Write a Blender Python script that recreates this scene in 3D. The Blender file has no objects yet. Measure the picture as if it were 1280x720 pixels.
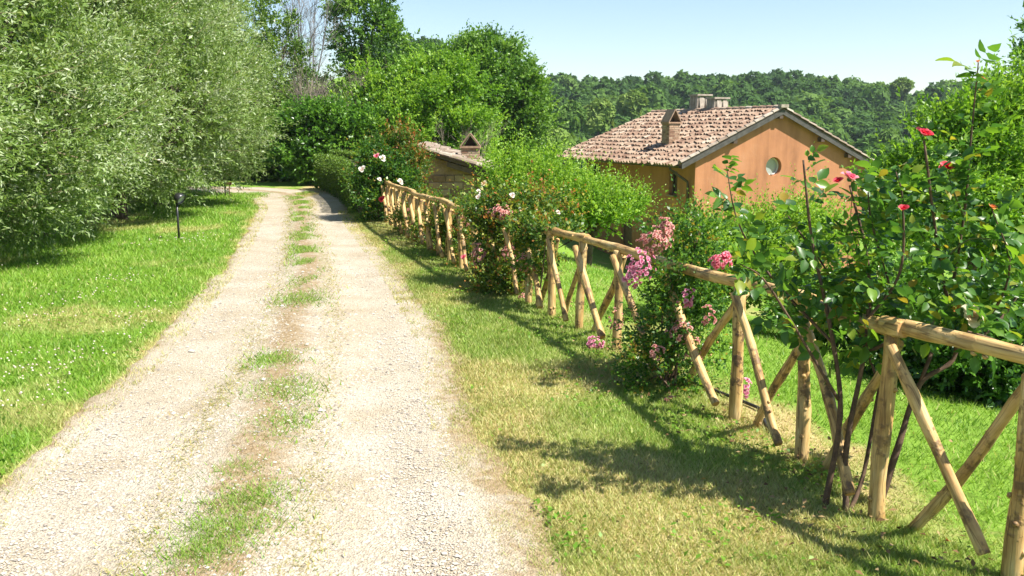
import bpy, bmesh, math, random
import numpy as np
from mathutils import Vector, Matrix

# ------------------------------------------------------------------ camera, world, sun, exposure
SC = bpy.context.scene
COL = SC.collection
F_PX, CAM_H = 1100.0, 1.9
PITCH = math.atan((360 - 163) / F_PX)
cam_d = bpy.data.cameras.new('camera')
cam_d.sensor_width = 36.0
cam_d.lens = 36.0 * F_PX / 1280.0
cam_d.clip_start = 0.05
cam_d.clip_end = 6000
cam = bpy.data.objects.new('camera', cam_d)
cam.location = (0, 0, CAM_H)
cam.rotation_euler = (math.radians(90) - PITCH, 0, 0)
COL.objects.link(cam)
SC.camera = cam

SUN_EL = math.radians(53)
SUN_AZ = math.atan2(0.90, -0.42)          # clockwise from +Y
W = bpy.data.worlds.new('World')
SC.world = W
W.use_nodes = True
wn = W.node_tree
sky = wn.nodes.new('ShaderNodeTexSky')
sky.sky_type = 'NISHITA'
sky.sun_disc = False
sky.sun_elevation = SUN_EL
sky.sun_rotation = SUN_AZ
sky.air_density = 1.0
sky.dust_density = 0.35
sky.ozone_density = 1.6
bg = wn.nodes['Background']
bg.inputs['Strength'].default_value = 0.08
wn.links.new(sky.outputs['Color'], bg.inputs['Color'])
sun_d = bpy.data.lights.new('sun', 'SUN')
sun_d.energy = 5.0
sun_d.angle = math.radians(0.53)
sun_d.color = (1.0, 0.95, 0.86)
sun = bpy.data.objects.new('sun', sun_d)
tosun = Vector((math.sin(SUN_AZ) * math.cos(SUN_EL), math.cos(SUN_AZ) * math.cos(SUN_EL), math.sin(SUN_EL)))
sun.rotation_euler = tosun.to_track_quat('Z', 'Y').to_euler()
sun.location = tosun * 60
COL.objects.link(sun)
SC.view_settings.view_transform = 'Standard'
SC.view_settings.look = 'None'
SC.view_settings.exposure = 1.2
SC.view_settings.gamma = 1.0
SC.cycles.max_bounces = 6
SC.cycles.diffuse_bounces = 3
SC.cycles.glossy_bounces = 2
SC.cycles.transmission_bounces = 4
SC.cycles.transparent_max_bounces = 4

# ------------------------------------------------------------------ helpers
RNG = np.random.default_rng(7)
random.seed(7)


def ray(x, y):
    u = (x - 640) / F_PX
    v = -(y - 360) / F_PX
    return np.array([u, math.cos(PITCH) + v * math.sin(PITCH), -math.sin(PITCH) + v * math.cos(PITCH)])


def gp(x, y, z=0.0):
    d = ray(x, y)
    return np.array([0, 0, CAM_H]) + d * ((z - CAM_H) / d[2])


def at(x, y, Y):
    d = ray(x, y)
    return np.array([0, 0, CAM_H]) + d * (Y / d[1])


_lat = np.random.default_rng(99).random((8, 97, 97))


def vnoise(x, y, s=0):
    x = np.asarray(x, float)
    y = np.asarray(y, float)
    xi = np.floor(x).astype(int)
    yi = np.floor(y).astype(int)
    fx = x - xi
    fy = y - yi
    fx = fx * fx * (3 - 2 * fx)
    fy = fy * fy * (3 - 2 * fy)
    L = _lat[s % 8]
    a = L[xi % 97, yi % 97]
    b = L[(xi + 1) % 97, yi % 97]
    c = L[xi % 97, (yi + 1) % 97]
    d = L[(xi + 1) % 97, (yi + 1) % 97]
    return (a * (1 - fx) + b * fx) * (1 - fy) + (c * (1 - fx) + d * fx) * fy


def fbm(x, y, s=0):
    return 0.55 * vnoise(x, y, s) + 0.3 * vnoise(x * 2.1, y * 2.1, s + 1) + 0.15 * vnoise(x * 4.3, y * 4.3, s + 2)


def sstep(a, b, x):
    t = np.clip((np.asarray(x, float) - a) / (b - a), 0, 1)
    return t * t * (3 - 2 * t)


def np_mesh(name, V, Fc, attrs=None, smooth=False):
    """V (N,3), Fc (M,k) one face size"""
    me = bpy.data.meshes.new(name)
    V = np.ascontiguousarray(V, np.float32)
    Fc = np.ascontiguousarray(Fc, np.int32)
    M, k = Fc.shape
    me.vertices.add(len(V))
    me.vertices.foreach_set('co', V.ravel())
    me.loops.add(M * k)
    me.loops.foreach_set('vertex_index', Fc.ravel())
    me.polygons.add(M)
    me.polygons.foreach_set('loop_start', np.arange(0, M * k, k, dtype=np.int32))
    me.polygons.foreach_set('loop_total', np.full(M, k, np.int32))
    if smooth:
        me.polygons.foreach_set('use_smooth', np.ones(M, bool))
    for an, av in (attrs or {}).items():
        a = me.attributes.new(an, 'FLOAT', 'POINT')
        a.data.foreach_set('value', np.ascontiguousarray(av, np.float32))
    me.update()
    return me


def link(name, me, mat=None, parent=None):
    o = bpy.data.objects.new(name, me)
    COL.objects.link(o)
    if mat is not None and len(me.materials) == 0:
        me.materials.append(mat)
    if parent is not None:
        o.parent = parent
    return o


def empty(name, loc=(0, 0, 0), rz=0.0):
    o = bpy.data.objects.new(name, None)
    o.empty_display_size = 0.2
    COL.objects.link(o)
    o.location = loc
    o.rotation_euler = (0, 0, rz)
    return o


def tag(o, label=None, cat=None, group=None, kind=None):
    if label:
        o['label'] = label
    if cat:
        o['category'] = cat
    if group:
        o['group'] = group
    if kind:
        o['kind'] = kind
    return o


def copy_tree(o, parent=None):
    c = o.copy()
    COL.objects.link(c)
    if parent is not None:
        c.parent = parent
    for ch in list(o.children):
        copy_tree(ch, c)
    return c


class MB:
    """collects polygons of any size and links them as ONE mesh"""

    def __init__(self):
        self.v, self.f, self.a = [], [], []

    def add(self, vs, fs, a=0.5):
        b = len(self.v)
        self.v.extend([tuple(p) for p in vs])
        self.a.extend([a] * len(vs))
        self.f.extend([tuple(i + b for i in f) for f in fs])
        return self

    def box(self, c, s, rz=0.0, M=None, a=0.5):
        x, y, z = [q / 2 for q in s]
        vs = [Vector(p) for p in ((-x, -y, -z), (x, -y, -z), (x, y, -z), (-x, y, -z), (-x, -y, z), (x, -y, z), (x, y, z), (-x, y, z))]
        R = M if M is not None else Matrix.Rotation(rz, 3, 'Z')
        vs = [R @ p + Vector(c) for p in vs]
        return self.add(vs, [(0, 3, 2, 1), (4, 5, 6, 7), (0, 1, 5, 4), (1, 2, 6, 5), (2, 3, 7, 6), (3, 0, 4, 7)], a)

    def tube(self, pts, radii, n=8, cap=True, jit=0.0, a=0.5):
        pts = [Vector(p) for p in pts]
        k = len(pts)
        if not hasattr(radii, '__len__'):
            radii = [radii] * k
        vs, fs = [], []
        t0 = (pts[1] - pts[0]).normalized()
        ref = Vector((1, 0, 0)) if abs(t0.x) < 0.8 else Vector((0, 1, 0))
        for i in range(k):
            t = (pts[min(i + 1, k - 1)] - pts[max(i - 1, 0)]).normalized()
            u = (ref - t * ref.dot(t)).normalized()
            w = t.cross(u)
            for j in range(n):
                an = 2 * math.pi * j / n
                r = radii[i] * (1 + (random.uniform(-jit, jit) if jit else 0))
                vs.append(pts[i] + u * (math.cos(an) * r) + w * (math.sin(an) * r))
        for i in range(k - 1):
            for j in range(n):
                fs.append((i * n + j, i * n + (j + 1) % n, (i + 1) * n + (j + 1) % n, (i + 1) * n + j))
        if cap:
            fs.append(tuple(range(n - 1, -1, -1)))
            fs.append(tuple(range((k - 1) * n, k * n)))
        return self.add(vs, fs, a)

    def build(self, name, mat, parent=None, smooth=False, bevel=0.0):
        me = bpy.data.meshes.new(name)
        me.from_pydata(self.v, [], self.f)
        at_ = me.attributes.new('v', 'FLOAT', 'POINT')
        at_.data.foreach_set('value', np.array(self.a, np.float32))
        if smooth:
            me.polygons.foreach_set('use_smooth', np.ones(len(me.polygons), bool))
        me.update()
        o = link(name, me, mat, parent)
        if bevel:
            m = o.modifiers.new('bevel', 'BEVEL')
            m.width = bevel
            m.segments = 2
            m.limit_method = 'ANGLE'
        return o


# ------------------------------------------------------------------ materials
def new_mat(name):
    m = bpy.data.materials.new(name)
    m.use_nodes = True
    nt = m.node_tree
    p = nt.nodes['Principled BSDF']
    return m, nt, p


def ramp(nt, fac, stops):
    r = nt.nodes.new('ShaderNodeValToRGB')
    els = r.color_ramp.elements
    while len(els) < len(stops):
        els.new(0.5)
    for e, (pos, c) in zip(els, stops):
        e.position = pos
        e.color = (c[0], c[1], c[2], 1)
    nt.links.new(fac, r.inputs['Fac'])
    return r.outputs['Color']


def noise(nt, scale, detail=4, rough=0.6, vec=None, out='Fac'):
    n = nt.nodes.new('ShaderNodeTexNoise')
    n.inputs['Scale'].default_value = scale
    n.inputs['Detail'].default_value = detail
    n.inputs['Roughness'].default_value = rough
    if vec is None:
        vec = nt.nodes.new('ShaderNodeTexCoord').outputs['Object']
    nt.links.new(vec, n.inputs['Vector'])
    return n.outputs[out]


def mixc(nt, fac, a, b, mode='MIX'):
    m = nt.nodes.new('ShaderNodeMix')
    m.data_type = 'RGBA'
    m.blend_type = mode
    for i, s in ((0, fac), (6, a), (7, b)):
        if hasattr(s, 'is_linked'):
            nt.links.new(s, m.inputs[i])
        elif i == 0:
            m.inputs[0].default_value = s
        else:
            m.inputs[i].default_value = (s[0], s[1], s[2], 1)
    return m.outputs[2]


def math_n(nt, op, a, b=None):
    m = nt.nodes.new('ShaderNodeMath')
    m.operation = op
    for i, s in enumerate((a, b)):
        if s is None:
            continue
        if hasattr(s, 'is_linked'):
            nt.links.new(s, m.inputs[i])
        else:
            m.inputs[i].default_value = s
    return m.outputs[0]


def bump(nt, p, h, strength=0.4, dist=0.02):
    b = nt.nodes.new('ShaderNodeBump')
    b.inputs['Strength'].default_value = strength
    b.inputs['Distance'].default_value = dist
    nt.links.new(h, b.inputs['Height'])
    nt.links.new(b.outputs['Normal'], p.inputs['Normal'])


def attr(nt, name):
    a = nt.nodes.new('ShaderNodeAttribute')
    a.attribute_name = name
    return a.outputs['Fac']


def leaf_mat(name, stops, trans=0.35, rough=0.45, spec=0.4, objrand=False, tint=(1.25, 1.25, 0.6)):
    m, nt, p = new_mat(name)
    if objrand:
        f = nt.nodes.new('ShaderNodeObjectInfo').outputs['Random']
    else:
        f = attr(nt, 'v')
    c = ramp(nt, f, stops)
    nt.links.new(c, p.inputs['Base Color'])
    p.inputs['Roughness'].default_value = rough
    p.inputs['Specular IOR Level'].default_value = spec
    t = nt.nodes.new('ShaderNodeBsdfTranslucent')
    tc = mixc(nt, 1.0, c, tint, 'MULTIPLY')
    nt.links.new(tc, t.inputs['Color'])
    mx = nt.nodes.new('ShaderNodeMixShader')
    mx.inputs[0].default_value = trans
    nt.links.new(p.outputs[0], mx.inputs[1])
    nt.links.new(t.outputs[0], mx.inputs[2])
    nt.links.new(mx.outputs[0], nt.nodes['Material Output'].inputs['Surface'])
    return m


def simple_mat(name, stops, scale=6, rough=0.8, bmp=0.3, dist=0.01, detail=5, metal=0.0):
    m, nt, p = new_mat(name)
    n = noise(nt, scale, detail)
    nt.links.new(ramp(nt, n, stops), p.inputs['Base Color'])
    p.inputs['Roughness'].default_value = rough
    p.inputs['Metallic'].default_value = metal
    if bmp:
        bump(nt, p, noise(nt, scale * 4, 4), bmp, dist)
    return m


def attr_mat(name, stops, rough=0.8, scale=20, amount=0.35):
    """colour from the per-piece attribute v, broken up by noise"""
    m, nt, p = new_mat(name)
    c = ramp(nt, attr(nt, 'v'), stops)
    n = ramp(nt, noise(nt, scale, 5), [(0.3, (0.55, 0.55, 0.55)), (0.7, (1.25, 1.25, 1.25))])
    nt.links.new(mixc(nt, amount * 2, c, n, 'MULTIPLY'), p.inputs['Base Color'])
    p.inputs['Roughness'].default_value = rough
    bump(nt, p, noise(nt, scale * 2, 3), 0.3, 0.01)
    return m


M = {}
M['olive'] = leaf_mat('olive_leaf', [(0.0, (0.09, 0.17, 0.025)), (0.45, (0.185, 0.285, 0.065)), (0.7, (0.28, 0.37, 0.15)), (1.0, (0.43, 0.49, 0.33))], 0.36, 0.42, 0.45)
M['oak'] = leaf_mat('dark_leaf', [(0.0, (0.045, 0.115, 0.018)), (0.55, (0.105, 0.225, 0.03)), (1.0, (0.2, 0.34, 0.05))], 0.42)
M['bright'] = leaf_mat('bright_leaf', [(0.0, (0.08, 0.19, 0.016)), (0.5, (0.17, 0.33, 0.03)), (1.0, (0.32, 0.48, 0.06))], 0.45)
M['laurel'] = leaf_mat('laurel_leaf', [(0.0, (0.035, 0.10, 0.014)), (0.5, (0.09, 0.22, 0.024)), (1.0, (0.2, 0.37, 0.045))], 0.36, 0.32, 0.5)
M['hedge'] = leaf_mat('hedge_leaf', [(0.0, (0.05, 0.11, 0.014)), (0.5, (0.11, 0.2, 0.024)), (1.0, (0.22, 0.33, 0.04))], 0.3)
M['tipped'] = leaf_mat('red_tipped_leaf', [(0.0, (0.05, 0.12, 0.018)), (0.6, (0.12, 0.2, 0.03)), (0.8, (0.26, 0.2, 0.035)), (1.0, (0.34, 0.1, 0.03))], 0.35)
M['rose_leaf'] = leaf_mat('rose_leaf', [(0.0, (0.035, 0.10, 0.022)), (0.55, (0.085, 0.20, 0.03)), (0.82, (0.17, 0.31, 0.03)), (0.94, (0.22, 0.27, 0.03)), (1.0, (0.34, 0.24, 0.035))], 0.48, 0.36, 0.4)
M['rose_leaf_part'] = leaf_mat('rose_leaf_part', [(0.0, (0.032, 0.095, 0.024)), (0.6, (0.08, 0.19, 0.032)), (0.85, (0.17, 0.31, 0.03)), (0.95, (0.22, 0.27, 0.03)), (1.0, (0.34, 0.22, 0.035))], 0.48, 0.34, 0.42, objrand=True)
M['rose_yellow'] = leaf_mat('yellowing_rose_leaf', [(0.0, (0.04, 0.10, 0.018)), (0.45, (0.09, 0.18, 0.025)), (0.75, (0.2, 0.27, 0.03)), (0.92, (0.34, 0.3, 0.04)), (1.0, (0.4, 0.17, 0.05))], 0.4)
M['wood_far'] = leaf_mat('woodland_leaf', [(0.0, (0.04, 0.09, 0.024)), (0.5, (0.085, 0.17, 0.034)), (1.0, (0.19, 0.29, 0.06))], 0.35, 0.7, 0.1)
M['pale_far'] = leaf_mat('pale_woodland_leaf', [(0.0, (0.09, 0.15, 0.03)), (0.6, (0.15, 0.24, 0.045)), (1.0, (0.28, 0.34, 0.1))], 0.25, 0.7, 0.1)
M['dry_twig'] = simple_mat('dry_twig', [(0.3, (0.12, 0.10, 0.075)), (0.7, (0.24, 0.2, 0.15))], 8, 0.9, 0)
M['grey_twig'] = simple_mat('grey_twig', [(0.3, (0.10, 0.09, 0.085)), (0.7, (0.2, 0.18, 0.17))], 8, 0.9, 0)
M['pale_twig'] = simple_mat('pale_twig', [(0.3, (0.22, 0.17, 0.10)), (0.7, (0.38, 0.31, 0.2))], 8, 0.9, 0)
M['bark'] = simple_mat('bark', [(0.3, (0.05, 0.037, 0.026)), (0.7, (0.15, 0.115, 0.08))], 9, 0.95, 0.6, 0.02)
M['rose_stem'] = simple_mat('rose_stem', [(0.3, (0.055, 0.032, 0.02)), (0.7, (0.15, 0.09, 0.05))], 30, 0.85, 0.5, 0.004)
M['green_stem'] = simple_mat('green_stem', [(0.3, (0.08, 0.12, 0.03)), (0.7, (0.16, 0.17, 0.05))], 30, 0.7, 0)


def wood_mat():
    m, nt, p = new_mat('peeled_chestnut')
    tc = nt.nodes.new('ShaderNodeTexCoord').outputs['Object']
    mp = nt.nodes.new('ShaderNodeMapping')
    mp.inputs['Scale'].default_value = (9, 9, 2.6)
    nt.links.new(tc, mp.inputs['Vector'])
    n = noise(nt, 1.0, 5, 0.62, mp.outputs['Vector'])
    base = ramp(nt, n, [(0.32, (0.33, 0.18, 0.055)), (0.48, (0.52, 0.34, 0.125)), (0.66, (0.62, 0.48, 0.25))])
    mp2 = nt.nodes.new('ShaderNodeMapping')
    mp2.inputs['Scale'].default_value = (70, 70, 3)
    nt.links.new(tc, mp2.inputs['Vector'])
    fib = noise(nt, 1.0, 3, 0.6, mp2.outputs['Vector'])
    base = mixc(nt, 0.65, base, ramp(nt, fib, [(0.32, (0.42, 0.36, 0.3)), (0.55, (1.1, 1.1, 1.1))]), 'MULTIPLY')
    mp3 = nt.nodes.new('ShaderNodeMapping')
    mp3.inputs['Scale'].default_value = (26, 26, 1.6)
    nt.links.new(tc, mp3.inputs['Vector'])
    cr = ramp(nt, noise(nt, 1.0, 2, 0.5, mp3.outputs['Vector']), [(0.475, (1, 1, 1)), (0.5, (0.22, 0.16, 0.12)), (0.525, (1, 1, 1))])
    base = mixc(nt, 0.75, base, cr, 'MULTIPLY')
    nb = noise(nt, 7.0, 4, 0.65, tc)
    bark_f = ramp(nt, nb, [(0.52, (0, 0, 0)), (0.58, (1, 1, 1))])
    barkc = ramp(nt, noise(nt, 40, 4, 0.6, tc), [(0.3, (0.06, 0.032, 0.017)), (0.7, (0.17, 0.095, 0.045))])
    amt = math_n(nt, 'MULTIPLY', bark_f, attr(nt, 'v'))
    nt.links.new(mixc(nt, amt, base, barkc), p.inputs['Base Color'])
    p.inputs['Roughness'].default_value = 0.62
    bump(nt, p, math_n(nt, 'ADD', fib, math_n(nt, 'MULTIPLY', bark_f, 0.7)), 0.5, 0.006)
    return m


M['wood'] = wood_mat()
M['endgrain'] = simple_mat('sawn_wood_end', [(0.3, (0.42, 0.22, 0.07)), (0.7, (0.6, 0.36, 0.14))], 25, 0.7, 0.2, 0.003)


def petal_mat(name, c1, c2, c3):
    return leaf_mat(name, [(0.0, c1), (0.5, c2), (1.0, c3)], 0.35, 0.5, 0.3, tint=(1.2, 1.0, 1.0))


M['red'] = petal_mat('red_petal', (0.5, 0.012, 0.03), (0.62, 0.03, 0.06), (0.75, 0.12, 0.16))
M['pink'] = petal_mat('pink_petal', (0.52, 0.11, 0.25), (0.66, 0.22, 0.36), (0.78, 0.45, 0.52))
M['fadedpink'] = petal_mat('faded_pink_petal', (0.42, 0.15, 0.13), (0.58, 0.26, 0.24), (0.7, 0.42, 0.34))
M['hotpink'] = petal_mat('bright_pink_petal', (0.62, 0.06, 0.14), (0.72, 0.14, 0.22), (0.8, 0.4, 0.45))
M['white'] = petal_mat('white_petal', (0.62, 0.5, 0.42), (0.75, 0.68, 0.6), (0.82, 0.78, 0.72))
M['cream'] = petal_mat('cream_petal', (0.62, 0.45, 0.22), (0.72, 0.6, 0.36), (0.8, 0.72, 0.5))
M['orange'] = petal_mat('orange_bud_petal', (0.55, 0.12, 0.04), (0.62, 0.2, 0.06), (0.7, 0.3, 0.1))

# ------------------------------------------------------------------ site layout
L_EDGE = [(-2.30, -6), (-2.4, 0), (-2.51, 3.53), (-2.63, 4.26), (-2.88, 5.97), (-3.07, 7.45), (-3.63, 10.61), (-4.18, 13.4), (-5.28, 18.1), (-6.34, 22.4), (-7.5, 25.2), (-9.4, 27.4), (-13, 28.9), (-20, 29.6), (-34, 30)]
R_EDGE = [(0.55, -6), (0.25, 0), (0.0, 3.53), (-0.26, 4.83), (-0.52, 6.2), (-0.68, 7.45), (-1.33, 10.4), (-2.09, 13.4), (-3.2, 17.6), (-4.1, 21.3), (-4.75, 24.6), (-6.6, 28.2), (-11.5, 31.3), (-20, 32.4), (-34, 33)]
_LE = np.array(L_EDGE)
_RE = np.array(R_EDGE)


def dens(P, n=14):
    """Catmull-Rom through the edge points"""
    P = np.asarray(P, float)
    Q = np.vstack([2 * P[0] - P[1], P, 2 * P[-1] - P[-2]])
    out = []
    for i in range(1, len(Q) - 2):
        t = np.linspace(0, 1, n, endpoint=False)[:, None]
        a, b, c, d = Q[i - 1], Q[i], Q[i + 1], Q[i + 2]
        out.append(0.5 * (2 * b + (c - a) * t + (2 * a - 5 * b + 4 * c - d) * t ** 2 + (3 * b - a - 3 * c + d) * t ** 3))
    out.append(P[-1:])
    return np.vstack(out)


LD, RD = dens(_LE), dens(_RE)
FENCE = [(3.6, 0.2), (2.86, 1.9), (2.53, 2.72), (2.15, 3.5), (1.80, 4.07), (1.68, 4.87), (1.48, 5.62), (1.20, 6.55), (0.92, 7.53), (0.65, 8.32), (0.41, 8.92), (0.18, 9.6)]
_fp0, _fp1 = np.array((0.18, 9.6)), np.array((-2.62, 18.3))
for k in range(1, 15):
    q = _fp0 + (_fp1 - _fp0) * k / 14
    q[0] -= 0.10 * math.sin(math.pi * k / 14)
    FENCE.append(tuple(q))
FENCE = np.array(FENCE)


def fence_x(Y):
    return np.interp(Y, FENCE[:, 1], FENCE[:, 0])


def road_lr(Y):
    """road edges at a given Y, valid to the bend"""
    l = np.interp(Y, LD[:, 1], LD[:, 0])
    r = np.interp(Y, RD[:, 1], RD[:, 0])
    return l, r


def seg_dist(x, y, poly):
    best = np.full(np.shape(x), 1e9)
    for a, b in zip(poly[:-1], poly[1:]):
        ab = b - a
        t = np.clip(((x - a[0]) * ab[0] + (y - a[1]) * ab[1]) / (ab @ ab), 0, 1)
        best = np.minimum(best, np.hypot(x - a[0] - t * ab[0], y - a[1] - t * ab[1]))
    return best


ROADPOLY = np.vstack([LD, RD[::-1]])


def in_road(x, y):
    inside = np.zeros(np.shape(x), bool)
    P = ROADPOLY
    j = len(P) - 1
    for i in range(len(P)):
        xi, yi = P[i]
        xj, yj = P[j]
        if yi != yj:
            c = ((yi > y) != (yj > y)) & (x < (xj - xi) * (y - yi) / (yj - yi) + xi)
            inside ^= c
        j = i
    return inside


def ground_h(X, Y):
    X = np.asarray(X, float)
    Y = np.asarray(Y, float)
    fx = np.where(Y > 18.3, np.maximum(-2.6 - (Y - 18.3) * 0.28, -6.0), fence_x(np.minimum(Y, 18.3)))
    t = X - fx - 0.9
    near = -3.7 * sstep(0, 10.5, t) * sstep(4, 11, Y + X * 0.6)
    valley = -8.0 * sstep(40, 95, Y) * sstep(-26, -4, X)
    hill = (20.5 + 3.0 * (vnoise(X / 70 + 3, 0 * X + 5.5, 2) - 0.5) - 5.0 * np.exp(-((X / np.maximum(Y, 1) - 0.44) / 0.03) ** 2)) * sstep(120, 300, Y)
    far = hill * sstep(-60, 0, X + 40) + 0 * X
    left = 0.25 * sstep(-8, -16, X)
    return near + valley + far + left + 0.05 * (fbm(X * 0.5, Y * 0.5, 3) - 0.5) * sstep(0.2, 1.4, np.abs(X - fx) + 0 * X) * 0.6


def dryness(X, Y):
    """0 lush .. 1 straw: verge grass by the gravel and patches worn by the sun"""
    l, r = road_lr(np.clip(Y, -5, 24))
    de = np.where(X < (l + r) / 2, l - X, X - r)
    edge = (1 - sstep(0.0, 0.34, de + 0.5 * (fbm(X * 2.5, Y * 2.5, 1) - 0.5))) * 0.85
    right = (X > (l + r) / 2) & (X < fence_x(np.minimum(Y, 18.3)) + 0.5)
    patch = np.where(right, sstep(0.42, 0.66, fbm(X * 1.1 + 4, Y * 0.9, 2)) * 0.45 + 0.30, sstep(0.6, 0.76, fbm(X * 0.8, Y * 0.7 + 8, 4)) * 0.5)
    return np.clip(np.maximum(edge, patch), 0, 1)


# ------------------------------------------------------------------ ground and driveway
def axis(lo, hi, a, b, step, grow=1.16):
    mid = list(np.arange(a, b + 1e-6, step))
    s, x = step, a
    L = []
    while x > lo:
        s *= grow
        x -= s
        L.append(x)
    s, x = step, b
    R = []
    while x < hi:
        s *= grow
        x += s
        R.append(x)
    return np.array(L[::-1] + mid + R)


gx = axis(-520, 620, -10, 12, 0.22)
gy = axis(-60, 620, 0, 34, 0.22)
GX, GY = np.meshgrid(gx, gy)
GZ = ground_h(GX, GY)
GZ = GZ - 0.05 * in_road(GX, GY) * (seg_dist(GX, GY, LD[::4]) > 0.3) * (seg_dist(GX, GY, RD[::4]) > 0.3)
V = np.stack([GX.ravel(), GY.ravel(), GZ.ravel()], 1)
nx, ny = len(gx), len(gy)
I = np.arange(nx * ny).reshape(ny, nx)
Fq = np.stack([I[:-1, :-1].ravel(), I[:-1, 1:].ravel(), I[1:, 1:].ravel(), I[1:, :-1].ravel()], 1)
dr = dryness(GX, GY).ravel()


def ground_mat():
    m, nt, p = new_mat('turf')
    n1 = noise(nt, 9, 6)
    green = ramp(nt, n1, [(0.3, (0.10, 0.17, 0.02)), (0.5, (0.15, 0.26, 0.03)), (0.7, (0.2, 0.32, 0.045))])
    n2 = noise(nt, 22, 6)
    straw = ramp(nt, n2, [(0.3, (0.26, 0.19, 0.08)), (0.55, (0.42, 0.33, 0.15)), (0.75, (0.55, 0.46, 0.23))])
    d = attr(nt, 'dry')
    f = ramp(nt, math_n(nt, 'ADD', d, math_n(nt, 'MULTIPLY', math_n(nt, 'SUBTRACT', noise(nt, 30, 5), 0.5), 0.7)), [(0.25, (0, 0, 0)), (0.75, (1, 1, 1))])
    nt.links.new(mixc(nt, f, green, straw), p.inputs['Base Color'])
    p.inputs['Roughness'].default_value = 0.95
    p.inputs['Specular IOR Level'].default_value = 0.15
    bump(nt, p, noise(nt, 60, 4), 0.8, 0.02)
    return m


g_o = link('ground', np_mesh('ground', V, Fq, {'dry': dr}, True), ground_mat())
tag(g_o, 'mown grassy ground falling away to a wooded valley', kind='structure')

# driveway ribbon
NS, NU = 420, 40
ls = np.linspace(0, 1, NS) ** 1.0


def resample(P, n):
    s = np.r_[0, np.cumsum(np.hypot(*np.diff(P, axis=0).T))]
    q = np.linspace(0, s[-1], n)
    return np.stack([np.interp(q, s, P[:, 0]), np.interp(q, s, P[:, 1])], 1)


# pair edges at equal index of the control points so rows stay square to the road
LR = np.stack([np.interp(np.linspace(0, len(LD) - 1, NS), np.arange(len(LD)), LD[:, i]) for i in (0, 1)], 1)
RR = np.stack([np.interp(np.linspace(0, len(RD) - 1, NS), np.arange(len(RD)), RD[:, i]) for i in (0, 1)], 1)
U = np.linspace(0, 1, NU)
PX = LR[:, None, 0] * (1 - U) + RR[:, None, 0] * U
PY = LR[:, None, 1] * (1 - U) + RR[:, None, 1] * U
jl = (fbm(LR[:, 1] * 2.2, LR[:, 0] * 2.2, 0) - 0.5) * 0.30
jr = (fbm(RR[:, 1] * 2.2 + 30, RR[:, 0] * 2.2, 1) - 0.5) * 0.34
PX = PX - (0.18 * (1 - U) ** 5)[None, :] + (0.28 * U ** 5)[None, :]
PX = PX - jl[:, None] * (1 - U) ** 6 + jr[:, None] * U ** 6
PZ = 0.008 + 0.022 * np.sin(np.pi * U)[None, :] + 0.024 * np.exp(-((U - 0.48) / 0.12) ** 2)[None, :] - 0.014 * np.exp(-((U - 0.22) / 0.11) ** 2)[None, :] - 0.014 * np.exp(-((U - 0.77) / 0.11) ** 2)[None, :] + 0.006 * (fbm(PX * 4, PY * 4, 5) - 0.5) + ground_h(PX, PY) * 0
PZ[:, 0] = -0.02
PZ[:, -1] = -0.02
midw = np.exp(-((U[None, :] - 0.48 + 0.03 * np.sin(PY * 0.9)) / 0.105) ** 2)
edge_a = (np.exp(-(U / 0.05) ** 2) + 1.05 * np.exp(-((1 - U) / 0.10) ** 2))[None, :] + 0 * PY
I = np.arange(NS * NU).reshape(NS, NU)
Fq = np.stack([I[:-1, :-1].ravel(), I[:-1, 1:].ravel(), I[1:, 1:].ravel(), I[1:, :-1].ravel()], 1)


def road_mat():
    m, nt, p = new_mat('limestone_gravel')
    n1 = noise(nt, 1.6, 5)
    base = ramp(nt, n1, [(0.3, (0.36, 0.30, 0.21)), (0.55, (0.43, 0.375, 0.29)), (0.75, (0.475, 0.43, 0.35))])
    vo = nt.nodes.new('ShaderNodeTexVoronoi')
    vo.inputs['Scale'].default_value = 95
    nt.links.new(nt.nodes.new('ShaderNodeTexCoord').outputs['Object'], vo.inputs['Vector'])
    speck = ramp(nt, vo.outputs['Color'], [(0.0, (0.4, 0.38, 0.36)), (0.35, (0.85, 0.85, 0.85)), (1.0, (1.15, 1.15, 1.15))])
    base = mixc(nt, 0.85, base, speck, 'MULTIPLY')
    thatch = ramp(nt, noise(nt, 26, 6), [(0.3, (0.17, 0.12, 0.06)), (0.5, (0.28, 0.205, 0.115)), (0.7, (0.36, 0.285, 0.18))])
    a = math_n(nt, 'ADD', math_n(nt, 'MULTIPLY', attr(nt, 'mid'), 1.0), attr(nt, 'edge'))
    f = ramp(nt, math_n(nt, 'ADD', a, math_n(nt, 'MULTIPLY', math_n(nt, 'SUBTRACT', noise(nt, 7, 8, 0.75), 0.5), 2.3)), [(0.45, (0, 0, 0)), (0.95, (1, 1, 1))])
    nt.links.new(mixc(nt, f, base, thatch), p.inputs['Base Color'])
    p.inputs['Roughness'].default_value = 0.95
    p.inputs['Specular IOR Level'].default_value = 0.2
    bump(nt, p, math_n(nt, 'ADD', vo.outputs['Distance'], noise(nt, 35, 5)), 0.7, 0.012)
    return m


rd = link('driveway', np_mesh('driveway', np.stack([PX.ravel(), PY.ravel(), PZ.ravel()], 1), Fq, {'mid': midw.ravel(), 'edge': edge_a.ravel()}, True), road_mat())
tag(rd, 'pale gravel driveway with two wheel tracks curving left past the hedge', kind='structure')


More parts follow.
